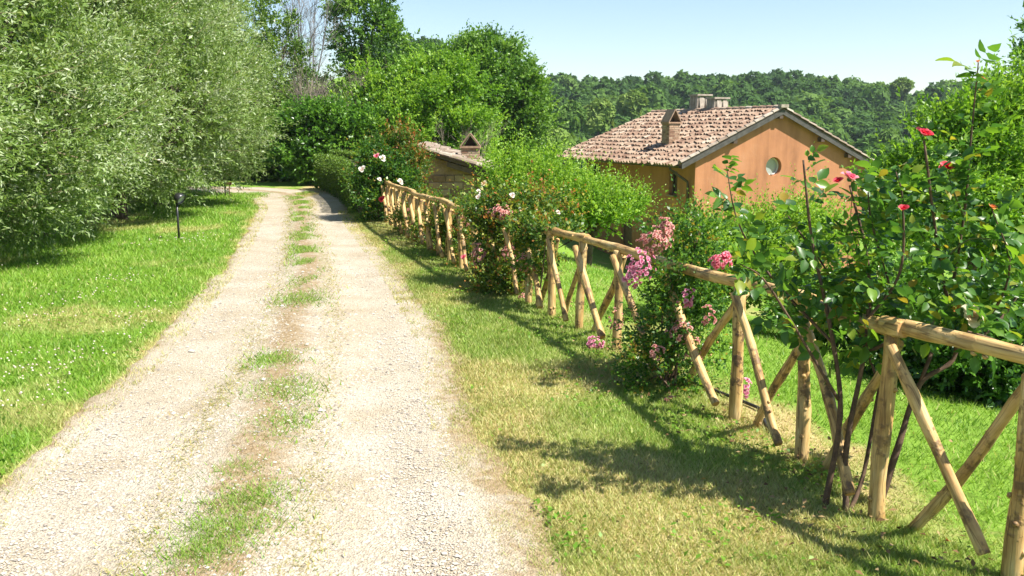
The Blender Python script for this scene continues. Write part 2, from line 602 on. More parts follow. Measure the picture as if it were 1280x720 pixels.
# ------------------------------------------------------------------ houses
def clay_mat(name, stops):
    m, nt, p = new_mat(name)
    c = ramp(nt, attr(nt, 'v'), stops)
    l = ramp(nt, noise(nt, 5, 6, 0.65), [(0.35, (0.62, 0.6, 0.58)), (0.55, (1.0, 1.0, 1.0)), (0.7, (1.2, 1.2, 1.15))])
    nt.links.new(mixc(nt, 0.85, c, l, 'MULTIPLY'), p.inputs['Base Color'])
    p.inputs['Roughness'].default_value = 0.9
    bump(nt, p, noise(nt, 40, 4), 0.4, 0.01)
    return m


M['tile'] = clay_mat('clay_tile', [(0.0, (0.17, 0.095, 0.06)), (0.35, (0.265, 0.165, 0.11)), (0.65, (0.34, 0.24, 0.165)), (1.0, (0.44, 0.365, 0.28))])
M['old_tile'] = clay_mat('weathered_tile', [(0.0, (0.12, 0.085, 0.06)), (0.5, (0.25, 0.19, 0.14)), (1.0, (0.38, 0.325, 0.265))])


def plaster():
    m, nt, p = new_mat('orange_plaster')
    c = ramp(nt, noise(nt, 0.9, 7, 0.65), [(0.25, (0.29, 0.125, 0.06)), (0.42, (0.38, 0.16, 0.075)), (0.58, (0.41, 0.175, 0.082)), (0.75, (0.45, 0.215, 0.115))])
    mp = nt.nodes.new('ShaderNodeMapping')
    mp.inputs['Scale'].default_value = (1.6, 1.6, 0.22)
    nt.links.new(nt.nodes.new('ShaderNodeTexCoord').outputs['Object'], mp.inputs['Vector'])
    stain = ramp(nt, noise(nt, 1.0, 6, 0.65, mp.outputs['Vector']), [(0.35, (0.74, 0.72, 0.7)), (0.5, (0.98, 0.98, 0.98)), (0.68, (1.12, 1.12, 1.14))])
    nt.links.new(mixc(nt, 0.9, c, stain, 'MULTIPLY'), p.inputs['Base Color'])
    p.inputs['Roughness'].default_value = 0.92
    bump(nt, p, noise(nt, 30, 5), 0.35, 0.01)
    return m


M['plaster'] = plaster()
M['verge_board'] = simple_mat('weathered_board', [(0.3, (0.04, 0.037, 0.033)), (0.7, (0.09, 0.083, 0.076))], 6, 0.9, 0.3)
M['dark_timber'] = simple_mat('dark_timber', [(0.3, (0.05, 0.03, 0.02)), (0.7, (0.10, 0.06, 0.04))], 6, 0.8, 0.3)
M['gutter'] = simple_mat('dark_copper', [(0.3, (0.05, 0.038, 0.032)), (0.7, (0.11, 0.075, 0.055))], 5, 0.5, 0.0, metal=0.5)
M['brick'] = attr_mat('chimney_brick', [(0.0, (0.24, 0.13, 0.08)), (0.5, (0.38, 0.24, 0.15)), (1.0, (0.48, 0.35, 0.24))], 0.9, 15)
M['mortar'] = simple_mat('mortar', [(0.3, (0.28, 0.24, 0.19)), (0.7, (0.4, 0.35, 0.29))], 10, 0.95, 0.3)
M['stone'] = attr_mat('tuff_stone', [(0.0, (0.15, 0.09, 0.05)), (0.5, (0.22, 0.145, 0.09)), (1.0, (0.29, 0.21, 0.14))], 0.95, 9)
M['rubble'] = simple_mat('rubble_render', [(0.3, (0.14, 0.085, 0.05)), (0.5, (0.21, 0.135, 0.085)), (0.7, (0.27, 0.19, 0.13))], 3, 0.95, 0.7, 0.04)
M['frame'] = simple_mat('window_frame', [(0.3, (0.5, 0.47, 0.42)), (0.7, (0.62, 0.6, 0.55))], 6, 0.6, 0)
M['brown_frame'] = simple_mat('brown_frame', [(0.3, (0.12, 0.07, 0.045)), (0.7, (0.2, 0.12, 0.08))], 6, 0.6, 0)


def glass_mat(name, col, rough):
    m, nt, p = new_mat(name)
    c = ramp(nt, noise(nt, 3, 3), [(0.3, [q * 0.85 for q in col]), (0.7, col)])
    nt.links.new(c, p.inputs['Base Color'])
    p.inputs['Roughness'].default_value = rough
    p.inputs['Specular IOR Level'].default_value = 0.8
    return m


M['pale_glass'] = glass_mat('grey_green_glass', (0.33, 0.37, 0.35), 0.12)  # pane coloured a pale grey-green
M['dark_glass'] = glass_mat('dark_glass', (0.02, 0.022, 0.025), 0.08)


def wall_panel(name, outer, holes, to3, depth_dir, depth, mat, parent):
    """planar wall polygon with real openings and reveals; to3 maps (u,v) to a local point"""
    bm = bmesh.new()
    loops = []
    for poly in [outer] + holes:
        vs = [bm.verts.new(to3(*q)) for q in poly]
        es = [bm.edges.new((vs[i], vs[(i + 1) % len(vs)])) for i in range(len(vs))]
        loops.append((vs, es))
    bmesh.ops.triangle_fill(bm, use_beauty=True, use_dissolve=False, edges=[e for l in loops for e in l[1]])
    for vs, es in loops[1:]:
        back = [bm.verts.new(v.co + Vector(depth_dir) * depth) for v in vs]
        for i in range(len(vs)):
            bm.faces.new((vs[i], vs[(i + 1) % len(vs)], back[(i + 1) % len(vs)], back[i]))
    bmesh.ops.recalc_face_normals(bm, faces=bm.faces)
    me = bpy.data.meshes.new(name)
    bm.to_mesh(me)
    bm.free()
    return link(name, me, mat, parent)


def tile_field(pts_fn, ncol, nrow, w, l, rng, segs=4, r=None):
    """barrel tiles over a slope; pts_fn(col,row)->(origin, across, down, normal)"""
    Vs, Fs, A = [], [], []
    b = 0
    r = r or w * 0.36
    for i in range(ncol):
        for j in range(nrow):
            o, ax, dn, nn = pts_fn(i, j)
            o = o + ax * rng.uniform(-0.02, 0.02) + dn * rng.uniform(-0.07, 0.07)
            tw = rng.uniform(-0.06, 0.06)
            dn2 = (dn + ax * tw).normalized()
            ax2 = (ax - dn * tw).normalized()
            a = float(np.clip(rng.normal(0.5, 0.2), 0, 1))
            lift = 0.035 + rng.uniform(-0.006, 0.012)
            for e in (0, 1):
                rr = r * (0.86 if e == 0 else 1.08)
                base = o + dn2 * (l * e) + nn * (lift * e)
                for k in range(segs + 1):
                    an = math.pi * k / segs
                    Vs.append(base + ax2 * (math.cos(an) * rr) + nn * (math.sin(an) * rr * 1.15))
                    A.append(a)
            for k in range(segs):
                Fs.append((b + k, b + k + 1, b + segs + 1 + k + 1, b + segs + 1 + k))
            # thick lower lip
            n1 = b + segs + 1
            b += 2 * (segs + 1)
    return np.array([tuple(v) for v in Vs]), np.array(Fs), np.array(A)


def barrel_tile(name, mat, w, l, parent, M4, a, segs=5):
    mb = MB()
    vs = []
    for e in (0, 1):
        rr = w / 2 * (0.88 if e == 0 else 1.06)
        for th in (0, 0.018):
            for k in range(segs + 1):
                an = math.pi * k / segs
                vs.append(M4 @ Vector((math.cos(an) * (rr - th), l * e, math.sin(an) * (rr - th) * 0.8 + 0.02 * e)))
    n = segs + 1
    fs = []
    for k in range(segs):
        fs.append((k, k + 1, 2 * n + k + 1, 2 * n + k))
        fs.append((n + k, 3 * n + k, 3 * n + k + 1, n + k + 1))
        fs.append((2 * n + k, 2 * n + k + 1, 3 * n + k + 1, 3 * n + k))
        fs.append((k, n + k, n + k + 1, k + 1))
    mb.add(vs, fs, a)
    return mb.build(name, mat, parent)


def brick_chimney(parent, c, sx, sy, h, cap_h, ground_drop, rng, cap_axis='y'):
    """square brick stack with a tent of two tiles on top; c = centre of the top of the stack"""
    ch = MB()
    ch.box((c[0], c[1], c[2] - h / 2 - ground_drop / 2), (sx - 0.02, sy - 0.02, h + ground_drop))
    st = ch.build('chimney', M['mortar'], parent)
    bk = MB()
    n = int((h + ground_drop * 0.6) / 0.075)
    for k in range(n):
        z = c[2] - 0.04 - k * 0.075
        off = 0.06 if k % 2 else 0
        for side in range(4):
            L_ = sx if side % 2 == 0 else sy
            x = -L_ / 2 + 0.001
            while x < L_ / 2 - 0.03:
                ln = min(0.24 - (off if x < -L_ / 2 + 0.01 else 0), L_ / 2 - x)
                u = x + ln / 2
                pr = 0.012 + rng.uniform(-0.003, 0.004)
                a = float(rng.uniform(0, 1))
                if side == 0:
                    bk.box((c[0] + u, c[1] - sy / 2, z), (ln - 0.012, pr * 2, 0.062), a=a)
                elif side == 2:
                    bk.box((c[0] + u, c[1] + sy / 2, z), (ln - 0.012, pr * 2, 0.062), a=a)
                elif side == 1:
                    bk.box((c[0] + sx / 2, c[1] + u, z), (pr * 2, ln - 0.012, 0.062), a=a)
                else:
                    bk.box((c[0] - sx / 2, c[1] + u, z), (pr * 2, ln - 0.012, 0.062), a=a)
                x += ln
    b = bk.build('bricks', M['brick'], st)
    b['kind'] = 'stuff'
    led = MB()
    led.box((c[0], c[1], c[2] + 0.03), (sx + 0.1, sy + 0.1, 0.06), a=0.4)
    led.build('ledge', M['brick'], st)
    tw = math.atan2(cap_h, sx / 2 + 0.03)
    for s in (-1, 1):
        sl = MB()
        ln = math.hypot(cap_h, sx / 2 + 0.03)
        R = Matrix.Rotation(s * tw, 3, 'Y')
        sl.box((c[0] + s * (sx / 4 + 0.015), c[1], c[2] + 0.06 + cap_h / 2), (ln, sy + 0.08, 0.04), M=R, a=rng.uniform(0.2, 0.6))
        sl.build('cap_slab', M['tile'], st)
    dark_tri = MB()  # dark sheet added as the shadowed inside of the open cap
    dark_tri.add([(c[0] - sx / 2 + 0.06, c[1] + sy * 0.1, c[2] + 0.062), (c[0] + sx / 2 - 0.06, c[1] + sy * 0.1, c[2] + 0.062), (c[0], c[1] + sy * 0.1, c[2] + cap_h)], [(0, 1, 2)])
    dark_tri.build('dark_opening', M['dark_timber'], st)
    return st


def farmhouse():
    rng = np.random.default_rng(3)
    phi = math.radians(20.5)
    base = -4.1
    root = empty('farmhouse', (10.26, 34.0, base), phi)
    tag(root, 'orange plastered farmhouse with clay tile roof and round gable window', 'house')
    AZ = 2.74 - base
    sl = 0.462
    wl, wr = 4.33, 4.88       # eave half widths
    L0, L1 = 9.9, 11.3        # ridge and eave length
    xl, xr, yf, yb = -3.62, 4.24, 0.22, 9.6

    def rz(x):
        return AZ - 0.16 - sl * abs(x)
    # gable wall with round window
    rw = Vector((0.02, 0, 0))
    circ_c = (-0.32, 1.0 - base - 0.62)
    p = at(965, 208, 34.3)
    # local coords of the round window from its place in the gable plane
    dx, dy = p[0] - 10.26, p[1] - 34.0
    cu = dx * math.cos(phi) + dy * math.sin(phi)
    cu, cv, cr = cu - 0.02, p[2] - base, 0.36
    circ = [(cu + cr * math.cos(a), cv + cr * math.sin(a)) for a in np.linspace(0, 2 * math.pi, 28, endpoint=False)]
    outer = [(xl, 0), (xr, 0), (xr, rz(xr)), (0, rz(0)), (xl, rz(xl))]
    wall_panel('gable_wall', outer, [circ], lambda u, v: (u, yf, v), (0, 1, 0), 0.28, M['plaster'], root)
    win = MB()
    pts = [(cu + (cr - 0.03) * math.cos(a), yf + 0.2, cv + (cr - 0.03) * math.sin(a)) for a in np.linspace(0, 2 * math.pi, 28)]
    win.tube(pts, 0.035, 6, False)
    w = win.build('round_window', M['frame'], root, True)
    pane = MB()
    pp = [(cu + (cr - 0.03) * math.cos(a), yf + 0.215, cv + (cr - 0.03) * math.sin(a)) for a in np.linspace(0, 2 * math.pi, 28, endpoint=False)]
    pane.add(pp, [tuple(range(28))])
    pane.build('pane', M['pale_glass'], w)
    # left long wall with windows: local plane x = xl, u along y
    def rect(u0, u1, v0, v1):
        return [(u0, v0), (u1, v0), (u1, v1), (u0, v1)]

    def wl_at(px_, py_):
        """local (y, z) on the left wall under a photo point"""
        d = ray(px_, py_)
        ex, ey = math.cos(phi), math.sin(phi)
        o = (0 - 10.26) * ex + (0 - 34.0) * ey
        dd = d[0] * ex + d[1] * ey
        t = (xl - o) / dd
        q = np.array([0, 0, CAM_H]) + d * t
        lx, ly = q[0] - 10.26, q[1] - 34
        return (-lx * math.sin(phi) + ly * math.cos(phi), q[2] - base)
    holes = []
    for (a, b, c, d) in ((836, 847, 214, 243), (737, 751, 205, 238)):
        y0, z1 = wl_at((b), c)
        y1, z0 = wl_at((a), d)
        holes.append(rect(min(y0, y1), max(y0, y1), min(z0, z1), max(z0, z1)))
    holes.append(rect(5.0, 6.0, 0.1, 2.2))
    wall_panel('long_wall', [(yf, 0), (yb, 0), (yb, rz(xl)), (yf, rz(xl))], holes, lambda u, v: (xl, u, v), (1, 0, 0), 0.22, M['plaster'], root)
    for k, h in enumerate(holes):
        (u0, v0), (u1, _), (_, v1), _ = h
        fr = MB()
        t = 0.05
        X = xl + 0.15
        fr.box((X, (u0 + u1) / 2, v0 + t / 2), (0.05, u1 - u0, t))
        fr.box((X, (u0 + u1) / 2, v1 - t / 2), (0.05, u1 - u0, t))
        fr.box((X, u0 + t / 2, (v0 + v1) / 2), (0.05, t, v1 - v0 - 2 * t))
        fr.box((X, u1 - t / 2, (v0 + v1) / 2), (0.05, t, v1 - v0 - 2 * t))
        if k < 2:
            fr.box((X, (u0 + u1) / 2, (v0 + v1) / 2), (0.045, 0.03, v1 - v0 - 2 * t))
        f = fr.build('window' if k < 2 else 'door_frame', M['brown_frame'], root)
        pn = MB()
        pn.add([(X + 0.03, u0, v0), (X + 0.03, u1, v0), (X + 0.03, u1, v1), (X + 0.03, u0, v1)], [(0, 1, 2, 3)])
        pn.build('pane' if k < 2 else 'door', M['dark_glass'] if k < 2 else M['brown_frame'], f)
        if k < 2:
            sil = MB()
            sil.box((xl - 0.03, (u0 + u1) / 2, v0 - 0.03), (0.14, u1 - u0 + 0.12, 0.05))
            sil.build('sill', M['old_tile'], f)
    # the other two walls
    bk = MB()
    bk.add([(xr, yf, 0), (xr, yb, 0), (xr, yb, rz(xr)), (xr, yf, rz(xr))], [(0, 1, 2, 3)])
    bk.add([(xl, yb, 0), (xr, yb, 0), (xr, yb, rz(xr)), (0, yb, rz(0)), (xl, yb, rz(xl))], [(4, 3, 2, 1, 0)])
    bk.build('rear_wall', M['plaster'], root)
    # shallow corner pilasters on the gable
    for x0, x1 in ((xl - 0.002, xl + 0.5), (xr - 0.5, xr + 0.002)):
        pl = MB()
        zt = rz(x0 if x0 < 0 else x1) - 0.02
        pl.box(((x0 + x1) / 2, yf - 0.012, zt / 2), (x1 - x0, 0.03, zt))
        pl.build('pilaster', M['plaster'], root)
    # roof slabs
    for s, wd in ((-1, wl), (1, wr)):
        rf = MB()
        x = s * wd
        z0, z1 = AZ - 0.02, AZ - 0.02 - sl * wd
        th = 0.13
        rf.add([(0, 0, z0), (x, 0, z1), (x, L1, z1), (0, L0, z0), (0, 0, z0 - th), (x, 0, z1 - th), (x, L1, z1 - th), (0, L0, z0 - th)],
               [(0, 1, 2, 3), (7, 6, 5, 4), (0, 4, 5, 1), (1, 5, 6, 2), (2, 6, 7, 3)])
        slab = rf.build('roof', M['tile'], root)
        dn = Vector((s, 0, -sl)).normalized()
        ax = Vector((0, 1, 0))
        nn = Vector((s * sl, 0, 1)).normalized()
        Ls = wd * math.hypot(1, sl)
        tw_, tl = 0.215, 0.36
        nrow = int(Ls / tl) + 1
        ncol = int(L1 / tw_)

        def pf(i, j, s=s):
            frac = (j * tl) / Ls
            ylen = L0 + (L1 - L0) * frac
            y = 0.12 + i * (ylen - 0.2) / (ncol - 1)
            return Vector((0, y, z0)) + dn * (j * tl - 0.0) + nn * 0.012, ax, dn, nn
        Vv, Ff, A = tile_field(pf, ncol, nrow, tw_, tl * 1.12, rng)
        t = link('roof_tiles', np_mesh('roof_tiles', Vv, Ff, {'v': A}), M['tile'], slab)
        t['kind'] = 'stuff'
        # verge board and verge tiles on the near gable
        vb = MB()
        vb.add([(0, -0.03, z0 - 0.03), (x, -0.03, z1 - 0.03), (x, -0.03, z1 - 0.22), (0, -0.03, z0 - 0.22), (0, 0.012, z0 - 0.03), (x, 0.012, z1 - 0.03), (x, 0.012, z1 - 0.22), (0, 0.012, z0 - 0.22)],
               [(0, 1, 2, 3), (7, 6, 5, 4), (0, 4, 5, 1), (3, 2, 6, 7), (1, 5, 6, 2)])
        vb.build('verge_board', M['verge_board'], slab)
        nv = int(Ls / 0.4)
        for k in range(nv):
            M4 = Matrix.Translation(Vector((0, 0.02, z0)) + dn * (k * Ls / nv) + nn * 0.03) @ Matrix((ax.cross(dn).normalized().cross(dn), dn, nn)).transposed().to_4x4()
            barrel_tile('verge_tile', M['old_tile'], 0.2, Ls / nv * 1.1, slab, M4, float(rng.uniform(0.3, 1)))
        # boards under the eave overhang
        so = MB()
        for k in range(14):
            y = 0.5 + k * 0.68
            so.box((s * (wd - 0.42), y, AZ - 0.2 - sl * (wd - 0.42)), (0.75, 0.09, 0.1), M=Matrix.Rotation(s * math.atan(sl), 3, 'Y'))
        so.build('rafters', M['dark_timber'], slab)
    # ridge tiles
    for k in range(22):
        M4 = Matrix.Translation((0, -0.05 + k * L0 / 22, AZ + 0.0))
        barrel_tile('ridge_tile', M['tile'], 0.27, L0 / 22 * 1.1, root, M4, float(rng.uniform(0.2, 1)))
    fin = MB()
    fin.box((0, -0.02, AZ + 0.07), (0.34, 0.22, 0.12), a=0.9)
    fin.build('ridge_end_cap', M['old_tile'], root)
    # purlin ends below the verge
    for x in (-2.05, -0.05, 1.95, 3.3):
        pu = MB()
        pu.box((x, 0.17, rz(x) - 0.14), (0.16, 0.36, 0.15))
        pu.build('purlin_end', M['dark_timber'], root)
    # gutter and downpipe on the left eave
    gz = AZ - 0.02 - sl * wl - 0.1
    gt = MB()
    seg = 7
    vs = []
    for y in (-0.02, L1):
        for k in range(seg):
            an = math.pi + math.pi * k / (seg - 1)
            vs.append((-wl - 0.05 + 0.085 * math.cos(an), y, gz + 0.085 * math.sin(an)))
    gt.add(vs, [(k, k + 1, seg + k + 1, seg + k) for k in range(seg - 1)])
    g = gt.build('gutter', M['gutter'], root)
    dp = MB()
    dp.tube([(-wl - 0.04, 0.75, gz - 0.08), (-wl - 0.02, 0.75, gz - 0.16), (xl - 0.1, 0.55, gz - 0.62), (xl - 0.08, 0.55, gz - 0.8), (xl - 0.08, 0.55, 0.05)], 0.05, 8)
    dp.build('downpipe', M['gutter'], root, True)
    # brick chimney on the left slope
    def roof_hit(px_, py_):
        d = ray(px_, py_)
        ex, ey = math.cos(phi), math.sin(phi)
        best = None
        for t in np.linspace(20, 60, 8000):
            q = np.array([0, 0, CAM_H]) + d * t
            lx = (q[0] - 10.26) * ex + (q[1] - 34) * ey
            ly = -(q[0] - 10.26) * ey + (q[1] - 34) * ex
            lz = q[2] - base
            if lx < 0 and lz < AZ - 0.02 + sl * lx:
                return lx, ly, lz
        return (-3, 4, AZ - 1.5)
    hx, hy, hz = roof_hit(836, 184)
    brick_chimney(root, (hx + 0.24, hy + 0.28, hz + 0.93), 0.5, 0.56, 0.9, 0.5, 0.5, rng)
    # two low tile-topped vents astride the ridge
    for k, (ly, hh) in enumerate(((6.3, 0.66), (4.95, 0.48))):
        v = MB()
        v.box((0.38, ly, AZ + hh / 2 - 0.25), (0.62, 0.62, hh + 0.3))
        vo = v.build('roof_vent', M['mortar'], root)
        for q in range(3):
            yy = ly - 0.22 + q * 0.22
            R = Matrix.Rotation(math.radians(78), 4, 'X')
            M4 = Matrix.Translation((0.05, yy, AZ + hh + 0.0)) @ Matrix(((0, 0, -1, 0), (1, 0, 0, 0), (0, -1, 0, 0), (0, 0, 0, 1)))
            barrel_tile('hood_tile', M['old_tile'], 0.21, hh * 0.9, vo, M4, 0.9)
        cp = MB()
        cp.box((0.36, ly, AZ + hh + 0.04), (0.78, 0.74, 0.07), a=0.95)
        cp.build('cover_slab', M['old_tile'], vo)
        if True:
            sd = MB()
            for q in range(2):
                sd.box((0.22 + q * 0.3, ly - 0.33, AZ + hh / 2), (0.2, 0.05, hh * 0.85), M=Matrix.Rotation(math.radians(-8), 3, 'X'), a=1.0)
            sd.build('front_tile', M['old_tile'], vo)
    return root


farmhouse()


def outbuilding():
    rng = np.random.default_rng(5)
    Yb = 25.0
    pl_, pr_ = at(525, 186, Yb), at(624, 216, Yb)
    base = -1.6
    root = empty('stone_outbuilding', (pl_[0], Yb, base), 0)
    tag(root, 'small stone outbuilding with sloping weathered tile roof and brick chimney', 'outbuilding')
    wdt = pr_[0] - pl_[0]
    zl, zr_ = pl_[2] - base, pr_[2] - base
    sl = (zl - zr_) / wdt
    x0 = -0.2                      # roof peak
    zp = zl - sl * x0 * 1.0
    D = 4.2
    th = 0.1
    # front wall with arched doorway
    dc = at(526, 234, Yb + 0.3)
    du = dc[0] - pl_[0]
    dz = dc[2] - base
    arch = [(du - 0.14, 0.6), (du + 0.14, 0.6), (du + 0.14, dz + 0.08)] + [(du + 0.14 * math.cos(a), dz + 0.08 + 0.16 * math.sin(a)) for a in np.linspace(0.4, math.pi - 0.4, 5)] + [(du - 0.14, dz + 0.08)]

    def top(x):
        return zl - sl * x - th - 0.04
    xR = wdt - 0.2
    wall_panel('front_wall', [(x0 - 0.55, 0), (xR, 0), (xR, top(xR)), (x0, top(x0)), (x0 - 0.55, top(x0) - sl * 0.55)], [arch], lambda u, v: (u, 0.3, v), (0, 1, 0), 0.25, M['rubble'], root)
    dk = MB()
    dk.add([(du - 0.2, 0.52, 0.5), (du + 0.2, 0.52, 0.5), (du + 0.2, 0.52, dz + 0.4), (du - 0.2, 0.52, dz + 0.4)], [(0, 1, 2, 3)])
    dk.build('doorway', M['dark_timber'], root)
    ob = MB()
    ob.add([(xR, 0.3, 0), (xR, D, 0), (xR, D, top(xR)), (xR, 0.3, top(xR))], [(0, 1, 2, 3)])
    ob.add([(x0 - 0.55, 0.3, 0), (x0 - 0.55, D, 0), (x0 - 0.55, D, top(x0) - sl * 0.55), (x0 - 0.55, 0.3, top(x0) - sl * 0.55)], [(3, 2, 1, 0)])
    ob.add([(x0 - 0.55, D, 0), (xR, D, 0), (xR, D, top(xR)), (x0, D, top(x0)), (x0 - 0.55, D, top(x0) - sl * 0.55)], [(4, 3, 2, 1, 0)])
    ob.build('side_wall', M['rubble'], root)
    # squared stones standing proud of the front
    for r in range(9):
        z = 0.55 + r * 0.2
        x = 0.05 + (r % 2) * 0.14
        while x < xR - 0.35:
            ln = rng.uniform(0.22, 0.4)
            if z + 0.1 < top(x + ln) - 0.03 and not (abs(x + ln / 2 - du) < 0.36 and z < dz + 0.35) and rng.random() < 0.8:
                sb = MB()
                sb.box((x + ln / 2, 0.3, z), (ln - 0.02, 0.05 + rng.uniform(0, 0.03), 0.18 - rng.uniform(0, 0.02)), a=float(rng.uniform(0, 1)))
                sb.build('stone', M['stone'], root, bevel=0.012)
            x += ln
    # roof: near slope (right) and far slope (left)
    for s in (1, -1):
        x1 = wdt if s == 1 else x0 - 0.75
        zz = zl - sl * wdt if s == 1 else zp - sl * 0.75
        rf = MB()
        rf.add([(x0, 0, zp), (x1, 0, zz), (x1, D + 0.2, zz), (x0, D + 0.2, zp), (x0, 0, zp - th), (x1, 0, zz - th), (x1, D + 0.2, zz - th), (x0, D + 0.2, zp - th)],
               [(0, 1, 2, 3), (7, 6, 5, 4), (0, 4, 5, 1), (1, 5, 6, 2), (2, 6, 7, 3)])
        slab = rf.build('roof', M['dark_timber'], root)
        dn = Vector((s, 0, -sl)).normalized()
        ax = Vector((0, 1, 0))
        nn = Vector((s * sl, 0, 1)).normalized()
        Ls = abs(x1 - x0) * math.hypot(1, sl)
        nrow = int(Ls / 0.36)

        def pf(i, j):
            return Vector((x0, 0.1 + i * 0.21, zp)) + dn * (j * Ls / nrow) + nn * 0.01, ax, dn, nn
        Vv, Ff, A = tile_field(pf, 20, nrow, 0.21, Ls / nrow * 1.12, rng)
        t = link('roof_tiles', np_mesh('roof_tiles', Vv, Ff, {'v': A}), M['old_tile'], slab)
        t['kind'] = 'stuff'
        if s == 1:
            for k in range(nrow):
                M4 = Matrix.Translation(Vector((x0, 0.0, zp)) + dn * (k * Ls / nrow) + nn * 0.03) @ Matrix((ax.cross(dn).normalized().cross(dn), dn, nn)).transposed().to_4x4()
                barrel_tile('verge_tile', M['old_tile'], 0.22, Ls / nrow * 1.12, slab, M4, float(rng.uniform(0.3, 1)))
            rb = MB()
            a0, a1 = 0.75, wdt - 0.02
            rb.box(((a0 + a1) / 2, 0.13, zl - sl * (a0 + a1) / 2 - 0.2), ((a1 - a0) * math.hypot(1, sl), 0.16, 0.14), M=Matrix.Rotation(math.atan(sl), 3, 'Y'))
            rb.build('verge_beam', M['dark_timber'], slab)
    c = at(588, 185, Yb + 1.3)
    brick_chimney(root, (c[0] - pl_[0], c[1] - Yb, c[2] - base), 0.5, 0.45, 0.5, 0.36, 0.5, rng)
    return root


outbuilding()

# ------------------------------------------------------------------ fence
def pole(name, p0, p1, r0, r1, parent, bend=0.02, barky=0.6, n=9, k=9):
    """a peeled round pole: slightly crooked, knobbly, tapering, chamfered sawn ends; origin at p0, +Z along it"""
    p0, p1 = Vector(p0), Vector(p1)
    d = p1 - p0
    Ln = d.length
    q = d.to_track_quat('Z', 'Y')
    ph, ph2 = random.uniform(0, 6.3), random.uniform(0, 6.3)
    mb = MB()
    pts, rad = [], []
    zs = [0.0, 0.008 / Ln] + [i / (k - 1) for i in range(1, k - 1)] + [1 - 0.008 / Ln, 1.0]
    for i, t in enumerate(zs):
        off = 1.5 * bend * math.sin(t * math.pi) * math.sin(ph2 + t * 2.2)
        pts.append(Vector((off * math.cos(ph), off * math.sin(ph), t * Ln)))
        r = (r0 + (r1 - r0) * t) * (1 + 0.06 * math.sin(t * 9 + ph) + random.uniform(-0.075, 0.075))
        if i in (0, len(zs) - 1):
            r *= 0.86
        rad.append(r)
    mb.tube(pts, rad, n, True, 0.055, a=barky)
    # knots
    for _ in range(random.randint(2, 4)):
        t = random.uniform(0.15, 0.85)
        an = random.uniform(0, 6.3)
        r = r0 + (r1 - r0) * t
        c = Vector((math.cos(an) * r * 0.9, math.sin(an) * r * 0.9, t * Ln))
        nn = Vector((math.cos(an), math.sin(an), 0.3)).normalized()
        mb.tube([c, c + nn * r * 0.35], [r * 0.4, r * 0.22], 6, True, 0.1, a=barky)
    o = mb.build(name, M['wood'], parent, True)
    o.data.materials.append(M['endgrain'])
    nf = len(zs) - 1
    polys = o.data.polygons
    capidx = [nf * n, nf * n + 1]
    for i in capidx:
        polys[i].material_index = 1
        polys[i].use_smooth = False
    o.location = p0 - (parent.location if parent else Vector())
    o.rotation_mode = 'QUATERNION'
    o.rotation_quaternion = q
    return o


def fence():
    root = empty('rustic_fence', (FENCE[0][0], FENCE[0][1], 0))
    tag(root, 'rustic fence of peeled chestnut poles with crossed braces along the driveway', 'fence')
    n = len(FENCE)
    hts = [0.97, 0.97, 0.96, 0.955, 0.985, 0.945, 0.945, 0.90, 0.915, 0.895, 0.89, 0.865] + [0.85] * 20
    tops = []
    for i, (x, y) in enumerate(FENCE):
        z0 = float(ground_h(x, y)) - 0.06
        h = hts[i] + random.uniform(-0.006, 0.006)
        lean = (random.uniform(-0.025, 0.025), random.uniform(-0.03, 0.03))
        tops.append(Vector((x + lean[0], y + lean[1], h)))
        pole('post', (x, y, z0), (x + lean[0], y + lean[1], h - 0.03), 0.042, 0.037, root, 0.012, random.uniform(0.6, 1.0))
    # rails run over two panels, butted and overlapping at the posts
    joints = [0, 2, 4, 5, 7, 9, 10] + list(range(12, n - 1, 2)) + [n - 1]
    for q, (i, j) in enumerate(zip(joints[:-1], joints[1:])):
        a, b = tops[i].copy(), tops[j].copy()
        d = (b - a).normalized()
        a -= d * 0.09
        b += d * 0.06
        dz = 0.006 if q % 2 else -0.004
        pole('rail', a + Vector((0, 0, dz)), b + Vector((0, 0, dz)), 0.043, 0.037, root, 0.03 if i == 7 else 0.014, random.uniform(0.3, 0.7), n=10, k=14)
    for i in range(n - 1):
        nr, fr = FENCE[i], FENCE[i + 1]
        d = np.array(fr) - np.array(nr)
        Ln = np.hypot(*d)
        d /= Ln
        side = np.array([-d[1], d[0]])          # towards the road
        if side[0] > 0:
            side = -side
        r = 0.030 + random.uniform(-0.004, 0.004)
        # front brace: from the top of the farther post down to the foot of the nearer post
        a = np.array(fr) + side * 0.075 - d * 0.05
        b = np.array(nr) + side * 0.085 + d * (0.1 + random.uniform(-0.03, 0.03))
        pole('brace', (a[0], a[1], tops[i + 1].z - 0.07), (b[0], b[1], 0.06 + random.uniform(0, 0.05)), r, r * 1.02, root, 0.018, random.uniform(0.6, 1.0))
        # back brace
        a = np.array(nr) - side * 0.075 + d * 0.05
        b = np.array(fr) - side * 0.08 - d * (0.12 + random.uniform(-0.03, 0.03))
        pole('brace', (a[0], a[1], tops[i].z - 0.09), (b[0], b[1], -0.03 + float(ground_h(b[0], b[1]))), r * 0.95, r, root, 0.02, random.uniform(0.6, 1.0))
    return root


fence()

# ------------------------------------------------------------------ foliage generators
def unit(a):
    return a / np.maximum(np.linalg.norm(a, axis=1, keepdims=True), 1e-9)


